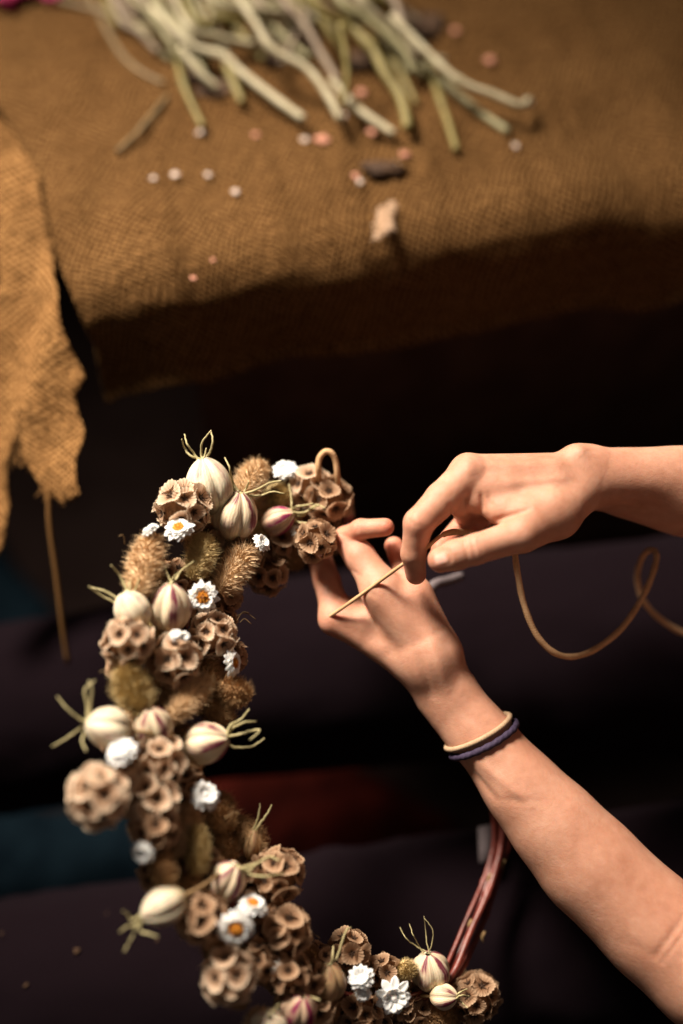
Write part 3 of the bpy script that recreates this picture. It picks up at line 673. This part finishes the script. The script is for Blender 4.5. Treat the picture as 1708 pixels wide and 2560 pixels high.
def tail(px0, py0, px1, py1, r, mat, dz=0, n=900, hair=1.0):
    d0 = wd(px0, py0) + dz; d1 = wd(px1, py1) + dz; A = P(px0, py0, d0); B = P(px1, py1, d1); R = r * 1.05 * d0 / FPX; rg = random.Random(int(px0 * 11 + py0)); n = int(n * 2.6)
    ax = (B - A); Ln = ax.length; x, y, z = frame(ax); A2 = A - z * R * .5; Ln2 = Ln + R; m = MB()
    bend = (x * rg.uniform(-1, 1) + y * rg.uniform(-1, 1)) * R * .25
    ctr = lambda t: A2 + z * Ln2 * t + bend * math.sin(math.pi * t)
    prof = lambda t: max(.08, math.sin(math.pi * min(.985, max(.015, t))) ** .5)
    core = MB(); pts = [ctr(i / 12) for i in range(13)]; core.tube(pts, [R * .74 * prof(i / 12) for i in range(13)], 14)
    for i in range(n):
        t = rg.random(); a = rg.random() * 6.283; dd = x * math.cos(a) + y * math.sin(a)
        p = ctr(t) + dd * R * .70 * prof(t); ln = R * rg.uniform(.18, .46); dr = (dd * 1.0 + z * -.45 + x * rg.uniform(-.7, .7) + y * rg.uniform(-.7, .7) + z * rg.uniform(-.5, .5)).normalized()
        # plump spikelet scale: narrow, pointed
        sd = dr.cross(dd + z * .01).normalized(); wdt = R * rg.uniform(.018, .045)
        v0, v1, v2, v3 = p - sd * wdt * .5, p + sd * wdt * .5, p + dr * ln * .55 + sd * wdt, p + dr * ln * .55 - sd * wdt
        tip = p + dr * ln + dd * ln * .15; cvx = p + dr * ln * .45 + dd * wdt * .9
        m.add([v0, v1, v2, tip, v3, cvx], [(0, 1, 5), (1, 2, 5), (2, 3, 5), (3, 4, 5), (4, 0, 5)])
        if rg.random() < .6 * hair:
            e = tip + (dr + dd * .5 + x * rg.uniform(-.6, .6) + y * rg.uniform(-.6, .6)).normalized() * R * rg.uniform(.12, .38) * hair
            m.add([tip - sd * .00009, tip + sd * .00009, e], [(0, 1, 2)])
    o = m.build('grass_plume', mat, wreath); core.build('core', mat, o); return o
T, TG, TD = M['tail'], M['tail_green'], M['tail_dark']
for a in [(378, 1362, 352, 1470, 44, T), (648, 1176, 618, 1226, 36, T), (510, 1356, 486, 1432, 36, TG), (614, 1384, 562, 1462, 42, T), (320, 1690, 352, 1760, 46, TG), (506, 1706, 434, 1782, 36, T),
          (572, 1716, 610, 1738, 36, TD), (493, 2080, 493, 2172, 30, TG), (406, 2150, 416, 2210, 30, TD), (550, 2010, 560, 2060, 42, TD, .02), (1014, 2420, 1020, 2434, 26, TG), (690, 1236, 706, 1256, 34, TG, .012),
          (440, 1690, 400, 1740, 40, TD, .02), (520, 2100, 560, 2160, 44, TD, .03), (430, 1430, 440, 1480, 40, TD, .02), (740, 1400, 700, 1380, 30, TD, .02), (520, 1640, 560, 1760, 40, TD, .025), (460, 2200, 500, 2250, 36, TD, .01),
          (640, 2330, 680, 2420, 50, TD, .03), (780, 2500, 830, 2520, 40, TD, .02), (940, 2480, 1040, 2480, 36, TD, .02), (1060, 2540, 1130, 2540, 36, TD, .015), (735, 2390, 775, 2420, 34, TD, .012), (760, 2480, 820, 2500, 36, T, .006), (640, 2120, 600, 2060, 36, TD, .02), (560, 1800, 520, 1760, 36, TD, .015), (470, 2030, 440, 2120, 40, T, .01), (330, 1880, 340, 1960, 40, TD, .02), (420, 1860, 470, 1930, 40, TD, .025),
          (560, 1300, 540, 1380, 44, TD, .028), (730, 1300, 780, 1290, 44, TD, .022)]:
    tail(*a)

BAND = [(822, 1285, 70), (720, 1295, 90), (620, 1340, 100), (520, 1400, 120), (440, 1500, 120), (420, 1620, 125), (410, 1740, 125), (385, 1860, 105), (385, 1990, 100), (420, 2110, 85), (520, 2210, 100), (590, 2310, 120), (630, 2410, 120), (700, 2500, 110), (850, 2490, 75), (980, 2490, 70), (1110, 2490, 60)]
fr_ = random.Random(21); used = []; tries = 0
while len(used) < 64 and tries < 4000:
    tries += 1; k = fr_.randrange(len(BAND) - 1); f = fr_.random(); a, b = BAND[k], BAND[k + 1]
    hw = a[2] * (1 - f) + b[2] * f; ang = fr_.random() * 6.28; rr_ = hw * math.sqrt(fr_.random())
    x_ = a[0] * (1 - f) + b[0] * f + rr_ * math.cos(ang); y_ = a[1] * (1 - f) + b[1] * f + rr_ * math.sin(ang)
    if any(math.hypot(x_ - u[0], y_ - u[1]) < 54 for u in used): continue
    used.append((x_, y_)); q = fr_.random()
    if q < .55:
        scab(x_, y_, fr_.uniform(34, 46), CDK, (fr_.uniform(-.5, .5), fr_.uniform(-.5, .5), 1), fr_.uniform(.016, .030))
    else:
        an = fr_.random() * 6.28; tail(x_, y_, x_ + 50 * math.cos(an), y_ + 50 * math.sin(an), fr_.uniform(28, 38), fr_.choice([TD, TD, TG, T]), fr_.uniform(.014, .028), 500)

def daisy(px, py, r, face, dz=0, disc=True, dark=False, layers=4, n0=13):
    d = wd(px, py) + dz; R = r * d / FPX; c = P(px, py, d); x, y, z = frame(cdir(*face)); rg = random.Random(int(px * 5 + py * 3)); m = MB(); a00 = rg.random() * 6
    for ly in range(layers):
        f = ly / max(1, layers - 1); n = n0 - ly; ln = R * (1 - .30 * f); tilt = .15 + .85 * f * (.8 if disc else 1.15)
        for k in range(n):
            a = a00 + (k + .5 * (ly % 2)) * 2 * math.pi / n + rg.uniform(-.09, .09); dd = x * math.cos(a) + y * math.sin(a); sd = z.cross(dd); l2 = ln * rg.uniform(.86, 1.08); W = 2 * math.pi * R * (.42 if n0 < 11 else .53) / n0 * rg.uniform(.85, 1.1); rows = []
            for j in range(7):
                t = j / 6; w_ = W * 1.35 * ((1 - t * .995) ** .55) * (.5 + .9 * t); hh = math.sin(tilt * t) * l2 * .55 + .10 * R * f - R * .12 * t * t * (1 - f); rd = R * .12 + l2 * .88 * t * math.cos(tilt * .55 * t)
                rows.append([c + dd * rd + sd * (w_ * s) + z * (hh + abs(s) * w_ * .35) for s in (-1, -.5, 0, .5, 1)])
            m.grid(rows)
    o = m.build('white_flower', M['petal'], wreath); o.modifiers.new('thickness', 'SOLIDIFY').thickness = .0003
    if not disc:
        m = MB(); q = c + z * R * .10; m.tube([q, q + z * R * .14, q + z * R * .22], [R * .24, R * .20, R * .08], 9); m.build('bud', M['petal'], o)
    if disc:
        m = MB(); rows = []
        for j in range(9):
            t = j / 8 * math.pi / 2; rows.append([c + z * (R * .16 + R * .22 * math.cos(t)) + (x * math.cos(a) + y * math.sin(a)) * R * .40 * math.sin(t) for a in [2 * math.pi * k / 20 for k in range(21)]])
        m.grid(rows)
        for k in range(90):
            t = math.acos(1 - rg.random()); a = rg.random() * 6.28; q = c + z * (R * .16 + R * .22 * math.cos(t)) + (x * math.cos(a) + y * math.sin(a)) * R * .40 * math.sin(t); nn = (q - c).normalized()
            m.tube([q, q + nn * R * .09], [R * .035, R * .025], 5)
        dc = m.build('flower_disc', M['yolk'], o)
        m = MB(); q = c + z * R * .37; m.tube([q, q + z * R * .05], [R * .16, R * .10], 10); m.build('flower_eye', M['yolk_dark'] if dark else M['yolk'], dc)
    return o
for a in [(448, 1324, 40, (-.1, .75, .8), -.01), (378, 1328, 27, (-.5, .7, .2), -.006, False), (714, 1178, 34, (.1, .55, .8), 0, False), (653, 1358, 27, (.6, .5, .5), -.014, False), (508, 1492, 42, (.1, -.05, 1), -.012, True, True),
          (578, 1658, 38, (.85, .1, .35), -.008), (305, 1882, 44, (-.2, .7, .6), -.012, False), (511, 1989, 42, (.4, .4, .7), -.008, False), (359, 2130, 34, (-.3, -.3, .9), -.008, False),
          (590, 2318, 50, (.1, -.15, 1), -.022), (630, 2266, 42, (.25, .85, .3), -.012), (903, 2444, 34, (-.1, .5, .8), -.012, False), (984, 2492, 50, (.1, 0, 1), -.012, False, False, 2, 9), (744, 1330, 20, (.3, .5, .7), -.006), (908, 2484, 22, (0, .1, 1), -.008, False),
          (440, 1588, 17, (0, .5, .8), -.02, False), (462, 1592, 15, (.3, .3, .8), -.02, False), (700, 2420, 30, (.3, -.2, 1), 0.0, False)]:
    daisy(*a)

# hoop of twigs: each twig a part
core_line = [(860, 1300), (740, 1290), (600, 1330), (470, 1470), (410, 1680), (400, 1900), (450, 2080), (560, 2260), (680, 2400), (850, 2490), (1010, 2500), (1120, 2450), (1192, 2310), (1240, 2180), (1258, 2060), (1225, 1920), (1150, 1800), (1060, 1640), (970, 1500), (900, 1380), (860, 1300)]
hp = []
for q, (x, y) in enumerate(core_line): hp.append(P(x, y, wd(x, y) + (.012 if x > 850 else .02)))
base = crom(hp, 10)
for k, (ph, rad, sh) in enumerate(((0, .0026, .0040), (2.3, .0021, .0052), (4.0, .0023, .0058), (5.2, .0015, .0085))):
    pts = []; n = len(base)
    for i, p in enumerate(base):
        t = (base[(i + 1) % n] - base[i - 1]).normalized(); an = ph + i * .03 + 1.1 * noise.noise(p * 14 + Vector((k * 9, 0, 0))); j = .0016 * noise.noise(p * 22 + Vector((k * 9, 0, 0)))
        pts.append(p + (RT * math.cos(an) + (UP * .5 - FW * .8) * math.sin(an)) * (sh + j * 2))
    m = MB(); m.tube(pts, [rad * (1 + .22 * noise.noise(Vector((i * .5, k, 0))) + (.4 if i % 17 == k * 3 else 0)) for i in range(n)], 9); m.build('twig', M['twig'], wreath)
m = MB()
for x, y in ((1228, 2185), (1262, 2150), (1212, 2330), (1180, 2300)):
    q = P(x, y, wd(x, y) + .008); m.tube([q, q + cdir(-.5, -.7, .3) * .004, q + cdir(-.2, -1, .3) * .007], [.0013, .0011, .0004], 6)
m.build('twig_buds', M['stemwrap'], wreath)
# wispy stalks and tendrils sticking out of the flowers
m = MB()
for x0, y0, x1, y1 in ((590, 1540, 640, 1548), (592, 1552, 622, 1532), (600, 1556, 628, 1560), (250, 1680, 275, 1690), (560, 2050, 600, 2035), (760, 2330, 800, 2345), (690, 2290, 740, 2300), (312, 1360, 298, 1340), (520, 1545, 545, 1570)):
    a = P(x0, y0, wd(x0, y0) + .005); b = P(x1, y1, wd(x1, y1)); c_ = a.lerp(b, .5) + cdir(rnd.uniform(-1, 1), 1, 0) * .003
    m.tube(crom([a, c_, b], 5), .00035, 4)
m.build('tendrils', M['horn_dark'], wreath)
m = MB(); m.tube(crom([P(x, y, d) for x, y, d in ((800, 1225, .985), (796, 1180, .972), (798, 1148, .97), (812, 1130, .97), (828, 1132, .97), (839, 1152, .972), (844, 1190, .975), (848, 1235, .985))], 8), .0021, 10)
m.build('hanging_loop', M['cord'], wreath)

# ------------------------------------------------------------ cord
def cordtube(name, pts, r, label):
    m = MB(); sm = crom([P(*p) for p in pts], 10); m.tube(sm, [r * (.66 if i < 60 else 1.12) * (1 + .05 * math.sin(i * .9)) for i in range(len(sm))], 10); return tag(m.build(name, M['cord']), label, 'cord')
cordtube('cord', [(810, 1553, .980), (822, 1543, .9615), (866, 1513, .951), (940, 1460, .941), (1000, 1416, .928), (1068, 1368, .915), (1110, 1336, .925), (1160, 1330, .945), (1240, 1345, .95), (1282, 1362, .948),
                  (1292, 1420, .95), (1310, 1510, .952), (1345, 1592, .955), (1400, 1638, .958), (1470, 1632, .965), (1550, 1575, .972), (1608, 1490, .98), (1638, 1415, .985), (1640, 1382, .988), (1622, 1376, .995), (1602, 1402, 1.01), (1594, 1450, 1.03), (1615, 1512, 1.035), (1680, 1568, 1.04), (1760, 1600, 1.045), (1900, 1640, 1.05)],
         .0019, 'tan leather cord pulled taut between both hands and looping loosely below the upper hand')
# pale blurred ribbon end and buckle on the lap
m = MB(); m.tube(crom([P(1060, 1500, 1.0), P(1085, 1462, 1.0), P(1120, 1452, 1.01), P(1152, 1440, 1.02)], 5), [.004, .0045, .0042] + [.0036] * 13, 8)
tag(m.build('ribbon_end', M['grey']), 'short pale mauve ribbon end poking out behind the lower hand', 'ribbon')
m = MB(); a = P(1212, 2115, 1.04); m.add(*obox(a, Vector((.8, .2, 0)), Vector((0, 1, .3)), .006, .012, 0, .006))
o = m.build('clasp', M['grey']); tag(o, 'small grey clasp glinting behind the red twigs', 'clasp')

# ------------------------------------------------------------ cut stems on the burlap
stems = [  # points, radius px, material, height of stacking, label
    ([(150, -160), (240, 20), (300, 130), (350, 178), (412, 210)], 9, 4, 0, 'thin brown stem at the left of the pile curving out alone'),
    ([(230, -150), (300, 40), (350, 82), (398, 132)], 11, 3, 1, None), ([(260, -160), (330, -10), (420, 60), (470, 102)], 13, 0, 2, None),
    ([(280, -150), (360, 15), (410, 70), (440, 112)], 12, 3, 3, None), ([(310, -150), (400, 10), (470, 90), (520, 150)], 14, 2, 2, None),
    ([(380, -120), (470, 62), (540, 92), (640, 112)], 12, 0, 4, 'pale stem bent nearly level at the centre of the pile'), ([(420, -150), (480, 48), (560, 46), (612, 58)], 13, 1, 3, 'short yellow green stem above the pale bent one'),
    ([(450, -100), (540, 8), (640, 22), (755, 36)], 11, 0, 5, 'pale stem lying almost level across the top of the pile'), ([(610, -160), (700, -10), (762, 62), (802, 132), (846, 206)], 13, 3, 4, 'greyish mauve stem slanting down beside the dark gap'),
    ([(560, -60), (640, 60), (682, 122), (768, 172), (822, 242), (852, 300)], 13, 0, 4, 'thick pale stem arching down to a white cut end'), ([(380, 20), (480, 110), (560, 142), (610, 186), (690, 248), (762, 300)], 14, 0, 2, 'long pale straight stem reaching lowest in the middle of the pile'),
    ([(350, -40), (440, 90), (490, 150), (512, 195)], 12, 2, 1, None), ([(420, 60), (455, 200), (480, 262), (508, 318)], 10, 1, 1, 'thin olive stem ending at a pinkish white flower scrap'),
    ([(560, 150), (588, 215), (606, 258)], 13, 1, 1, 'stubby green stem end beside the long straight stem'), ([(450, 120), (500, 180), (546, 222)], 12, 0, 2, None),
    ([(760, -160), (850, 0), (905, 42), (962, 82), (1012, 132), (1032, 182)], 13, 2, 5, None), ([(740, -100), (800, 30), (830, 90), (862, 132)], 13, 1, 3, None),
    ([(800, -100), (880, 60), (932, 122), (962, 182), (1002, 244), (1022, 325)], 16, 1, 3, 'thick yellow green stem running down to a blunt end'), ([(830, 200), (880, 258), (922, 292), (988, 336)], 13, 0, 1, 'pale stub lying just right of the arching stem'),
    ([(950, -140), (1000, 40), (1020, 92), (1040, 152)], 12, 3, 4, None), ([(1000, 60), (1052, 132), (1112, 152)], 12, 0, 3, None),
    ([(980, 40), (1100, 160), (1160, 208), (1232, 236), (1302, 264), (1322, 250)], 12, 0, 3, 'pale stem with a curled tip reaching furthest right'), ([(1040, 130), (1120, 215), (1200, 280), (1272, 330)], 12, 2, 0, 'dull stem lying under the furthest right stem'),
    ([(1070, 150), (1100, 248), (1122, 312), (1142, 378)], 11, 1, 0, 'dull olive stem pointing down at the right of the pile'), ([(960, 120), (1002, 182), (1042, 262)], 10, 1, 1, 'dark olive stem tipped with a white scrap'),
    ([(850, 60), (864, 132), (868, 202), (856, 262)], 10, 1, 5, 'thin yellow stem dropping straight to the arching stem'), ([(680, -120), (760, -2), (852, 60), (942, 104)], 12, 1, 6, None), ([(820, -120), (900, -4), (962, 62), (1016, 134)], 13, 0, 6, None),
    ([(880, -120), (950, -5), (1002, 34)], 16, 1, 5, None), ([(420, 240), (345, 330), (292, 380)], 7, 4, 0, 'dark thin twig lying at the lower left of the pile'), ([(600, -120), (650, 10), (712, 32), (768, 30)], 13, 3, 3, None),  # the thin dark brown stick here is a stem's shadow made as geometry
    ([(500, -150), (560, -20), (640, 40), (700, 90)], 12, 4, 1, None), ([(660, -150), (700, 30), (720, 90), (700, 130)], 12, 4, 0, None), ([(900, 20), (960, 90), (1060, 190)], 13, 2, 2, None), ([(520, 10), (600, 80), (660, 150)], 12, 1, 1, None), ([(300, 0), (380, 110), (430, 150)], 11, 2, 0, None)]
for k in range(14):
    x0 = 240 + k * 56 + rnd.uniform(-20, 20); stems.append(([(x0 - 120, -260), (x0 - 30, -100), (x0 + 60 + rnd.uniform(-40, 60), 20 + rnd.uniform(-20, 60))], 12, rnd.choice([0, 1, 2, 3]), rnd.randrange(1, 6), None))
for k in range(16):
    x0 = rnd.uniform(260, 1020); y0 = rnd.uniform(-60, 90); dx = rnd.uniform(30, 190) * rnd.choice([1, 1, 1, -.4]); dy = rnd.uniform(50, 140)
    stems.append(([(x0 - dx, y0 - dy), (x0 - dx * .3 + rnd.uniform(-12, 12), y0 - dy * .4), (x0 + dx * .3, y0 + dy * .35), (x0 + dx * .7, y0 + dy * .75)], rnd.uniform(9, 13), rnd.choice([0, 1, 2, 3, 3, 4]), rnd.randrange(0, 5), None))
ALLST = []
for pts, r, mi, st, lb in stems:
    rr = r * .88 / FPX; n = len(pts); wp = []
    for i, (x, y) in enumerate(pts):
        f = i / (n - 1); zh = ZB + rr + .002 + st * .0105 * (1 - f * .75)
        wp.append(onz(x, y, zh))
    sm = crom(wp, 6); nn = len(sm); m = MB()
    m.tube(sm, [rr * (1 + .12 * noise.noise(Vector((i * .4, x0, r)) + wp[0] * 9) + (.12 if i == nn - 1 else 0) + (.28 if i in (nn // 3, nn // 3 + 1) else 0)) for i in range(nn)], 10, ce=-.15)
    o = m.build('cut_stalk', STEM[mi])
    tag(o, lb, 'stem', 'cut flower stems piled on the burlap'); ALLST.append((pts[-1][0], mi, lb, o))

ORD = 'first second third fourth fifth sixth seventh eighth ninth tenth eleventh twelfth thirteenth fourteenth fifteenth sixteenth seventeenth eighteenth nineteenth twentieth twenty-first twenty-second twenty-third twenty-fourth'.split()
for mi, word in enumerate(('pale cream', 'olive green', 'grey green', 'dull mauve', 'dark brown')):
    same = sorted([t for t in ALLST if t[1] == mi], key=lambda t: t[0])
    for k, t in enumerate(same):
        if not t[2]: t[3]['label'] = '%s stem in the pile, %s %s tip from the left' % (word, ORD[k], word.split()[-1])

# ------------------------------------------------------------ petal scraps
def scrap(px, py, r, mat, label, cat='petal', z=None, flat=.22, el=1.0, name='flower_scrap', ang=0):
    z = ZB if z is None else z; c = onz(px, py, z + .002) if isinstance(z, float) else z; R = r * .72 * (c - CAM).length / FPX; rg = random.Random(int(px * 13 + py)); m = MB(); rows = []
    ca_, sa_ = math.cos(ang), math.sin(ang)
    for j in range(9):
        t = math.pi * (j + .03) / 8.06; row = []
        for k in range(15):
            a = 2 * math.pi * (k % 14) / 14; q = Vector((math.cos(a) * math.sin(t), math.sin(a) * math.sin(t), math.cos(t))); q *= 1 + 1.1 * noise.noise(q * 1.5 + Vector((px, py, 0)))
            xx, yy = q.x * R * el, q.y * R; row.append(c + Vector((xx * ca_ - yy * sa_, xx * sa_ + yy * ca_, (q.z + .6) * R * flat)))
        rows.append(row)
    m.grid(rows); return tag(m.build(name, mat), label, cat)
pk, pl = M['pink'], M['pale']
for a in [(505, 332, 17, pl, 'pinkish white flower scrap at the tip of the thin olive stem'), (437, 437, 12, pl, 'white petal scrap, the larger of the two left of the flower scrap row'), (383, 446, 9, pl, 'small faint petal scrap at the left end of the white row'),
          (520, 438, 10, pl, 'white petal scrap directly below the pinkish flower scrap'), (590, 480, 11, pl, 'white petal scrap lowest and furthest right of the white row'), (806, 350, 19, pk, 'coral pink petal scrap below the arching pale stem'), (762, 349, 12, pl, 'pale scrap touching the coral pink petal'),
          (1095, 345, 13, pk, 'pink scrap beside the dull olive stem'), (1138, 78, 13, pk, 'dull pink scrap alone near the top of the burlap'), (1226, 152, 17, pk, 'orange pink scrap right of the stem pile'), (1041, 268, 13, pl, 'round white scrap on the dark olive stem tip'),
          (1083, 214, 14, pl, 'round pale scrap under the right end of the pile'), (1322, 254, 14, pl, 'bluish white scrap on the curled stem tip'), (484, 696, 10, pk, 'tiny pink scrap on the edge of the shadow'), (532, 650, 7, pk, 'faint tiny pink speck above the shadow edge'),
          (855, 292, 17, pl, 'white cut end scrap at the tip of the arching stem'), (1012, 388, 15, pk, 'pink crumb on the right end of the dead leaf'), (890, 440, 12, pk, 'pink crumb left of the dead leaf'), (942, 412, 15, pl, 'grey white crumb resting on the dead leaf'), (985, 410, 12, pl, 'pale crumb at the middle of the dead leaf'),
          (210, 100, 15, pk, 'faint red scrap at the far left of the burlap'), (655, 150, 12, pk, 'rosy scrap caught among the stems'), (905, 230, 14, pk, 'mauve scrap in the shade of the pile'), (1290, 365, 10, pl, 'bluish speck on the right of the burlap'), (930, 330, 13, pk, 'rosy scrap in front of the pale stub'),
          (640, 338, 13, pk, 'faint rosy crumb left of the coral petal'), (900, 455, 10, pl, 'white crumb lowest on the left of the dead leaf'), (1665, 315, 13, pk, 'orange scrap near the right edge of the burlap')]:
    scrap(*a)
scrap(962, 424, 30, M['deadleaf'], 'curled dark dead leaf lying on the burlap', 'leaf', ZB, .35, 1.9, 'dead_leaf')  # flat dark shape put in for a shaded slit in the cloth
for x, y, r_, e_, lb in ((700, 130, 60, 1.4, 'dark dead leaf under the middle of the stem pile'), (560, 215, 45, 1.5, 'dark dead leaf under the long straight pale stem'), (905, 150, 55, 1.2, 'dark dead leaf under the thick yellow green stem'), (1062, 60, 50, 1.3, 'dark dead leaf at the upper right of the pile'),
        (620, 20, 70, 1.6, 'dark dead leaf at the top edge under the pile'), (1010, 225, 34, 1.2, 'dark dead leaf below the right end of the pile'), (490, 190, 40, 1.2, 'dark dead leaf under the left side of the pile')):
    scrap(x, y, r_, M['deadleaf'], lb, 'leaf', ZB, .08, e_, 'dead_leaf', .4)  # flat dark shapes added as shade in the gaps between stems
m = MB()
for k in range(300):
    ra_ = rnd.random() ** .7; an_ = rnd.random() * 6.283; px = 20 * ra_ * math.cos(an_) * (1 + .3 * math.sin(2 * an_)); py = 40 * ra_ * math.sin(an_) + 8 * math.cos(3 * an_); cx, cy = 962 - py * .35 + px, 552 + py
    a = onz(cx, cy, ZB + .002 + rnd.random() * .003 * math.exp(-(px / 20) ** 2)); dd = Vector((rnd.uniform(-1, 1), rnd.uniform(-1, 1), rnd.uniform(-.1, .3))) * .0026
    m.tube([a, a + dd + Vector((0, 0, .001)), a + dd * 1.8 + Vector((rnd.uniform(-1, 1), rnd.uniform(-1, 1), -.5)) * .0015], [.0004, .0004, .0003], 4)
tag(m.build('fluff_tuft', M['fluff']), 'tuft of white fluff on the burlap fold above the shadow', 'fluff')
for x, y, r in ((18, 6, 34), (140, 0, 26), (70, -20, 40)):
    scrap(x, y, r, M['magenta'], {18: 'magenta flower scrap in the top left corner', 140: 'magenta flower scrap right of the corner one', 70: 'magenta flower scrap between two others at the top edge'}[x], 'petal', ZB, .6, 1.3)
for x, y, rx, lb in ((60, -40, 190, 'black cloth bundle in the top left corner behind the stems'), (1690, -30, 120, 'black cloth bundle in the top right corner'), ):
    scrap(x, y, rx * .6, M['black'], lb, 'cloth', ZB - .004, .10, 1.5, 'cloth_bundle')
# specks on the thigh
def leghit(px, py, ax0, ax1, r):
    dr = (P(px, py, 1) - CAM).normalized(); best = None
    for k in range(400):
        q = CAM + dr * (.9 + k * .001); a = ax1 - ax0; t = max(0, min(1, (q - ax0).dot(a) / a.dot(a)))
        if (q - ax0 - a * t).length < r: return q
    return CAM + dr
for x, y, r, lb in ((192, 2378, 9, 'long straw coloured chip on the lower trouser leg'), (65, 2464, 7, 'small chip near the bottom left of the trouser leg'), (268, 2284, 4, 'tiny pale speck nearest the lowest left pod'), (393, 2352, 5, 'tiny pale speck below the lowest left pod'), (340, 2404, 3, 'faintest speck on the lower trouser leg'), (4, 2334, 5, 'pale speck at the left picture edge on the trouser leg')):
    q = leghit(x, y, P(0, 2530, 1.10), P(1100, 2375, 1.10), .087)
    scrap(x, y, r * .75, M['cup_dark'], lb, 'chip', q, .5, 1.5, 'straw_chip', .9)
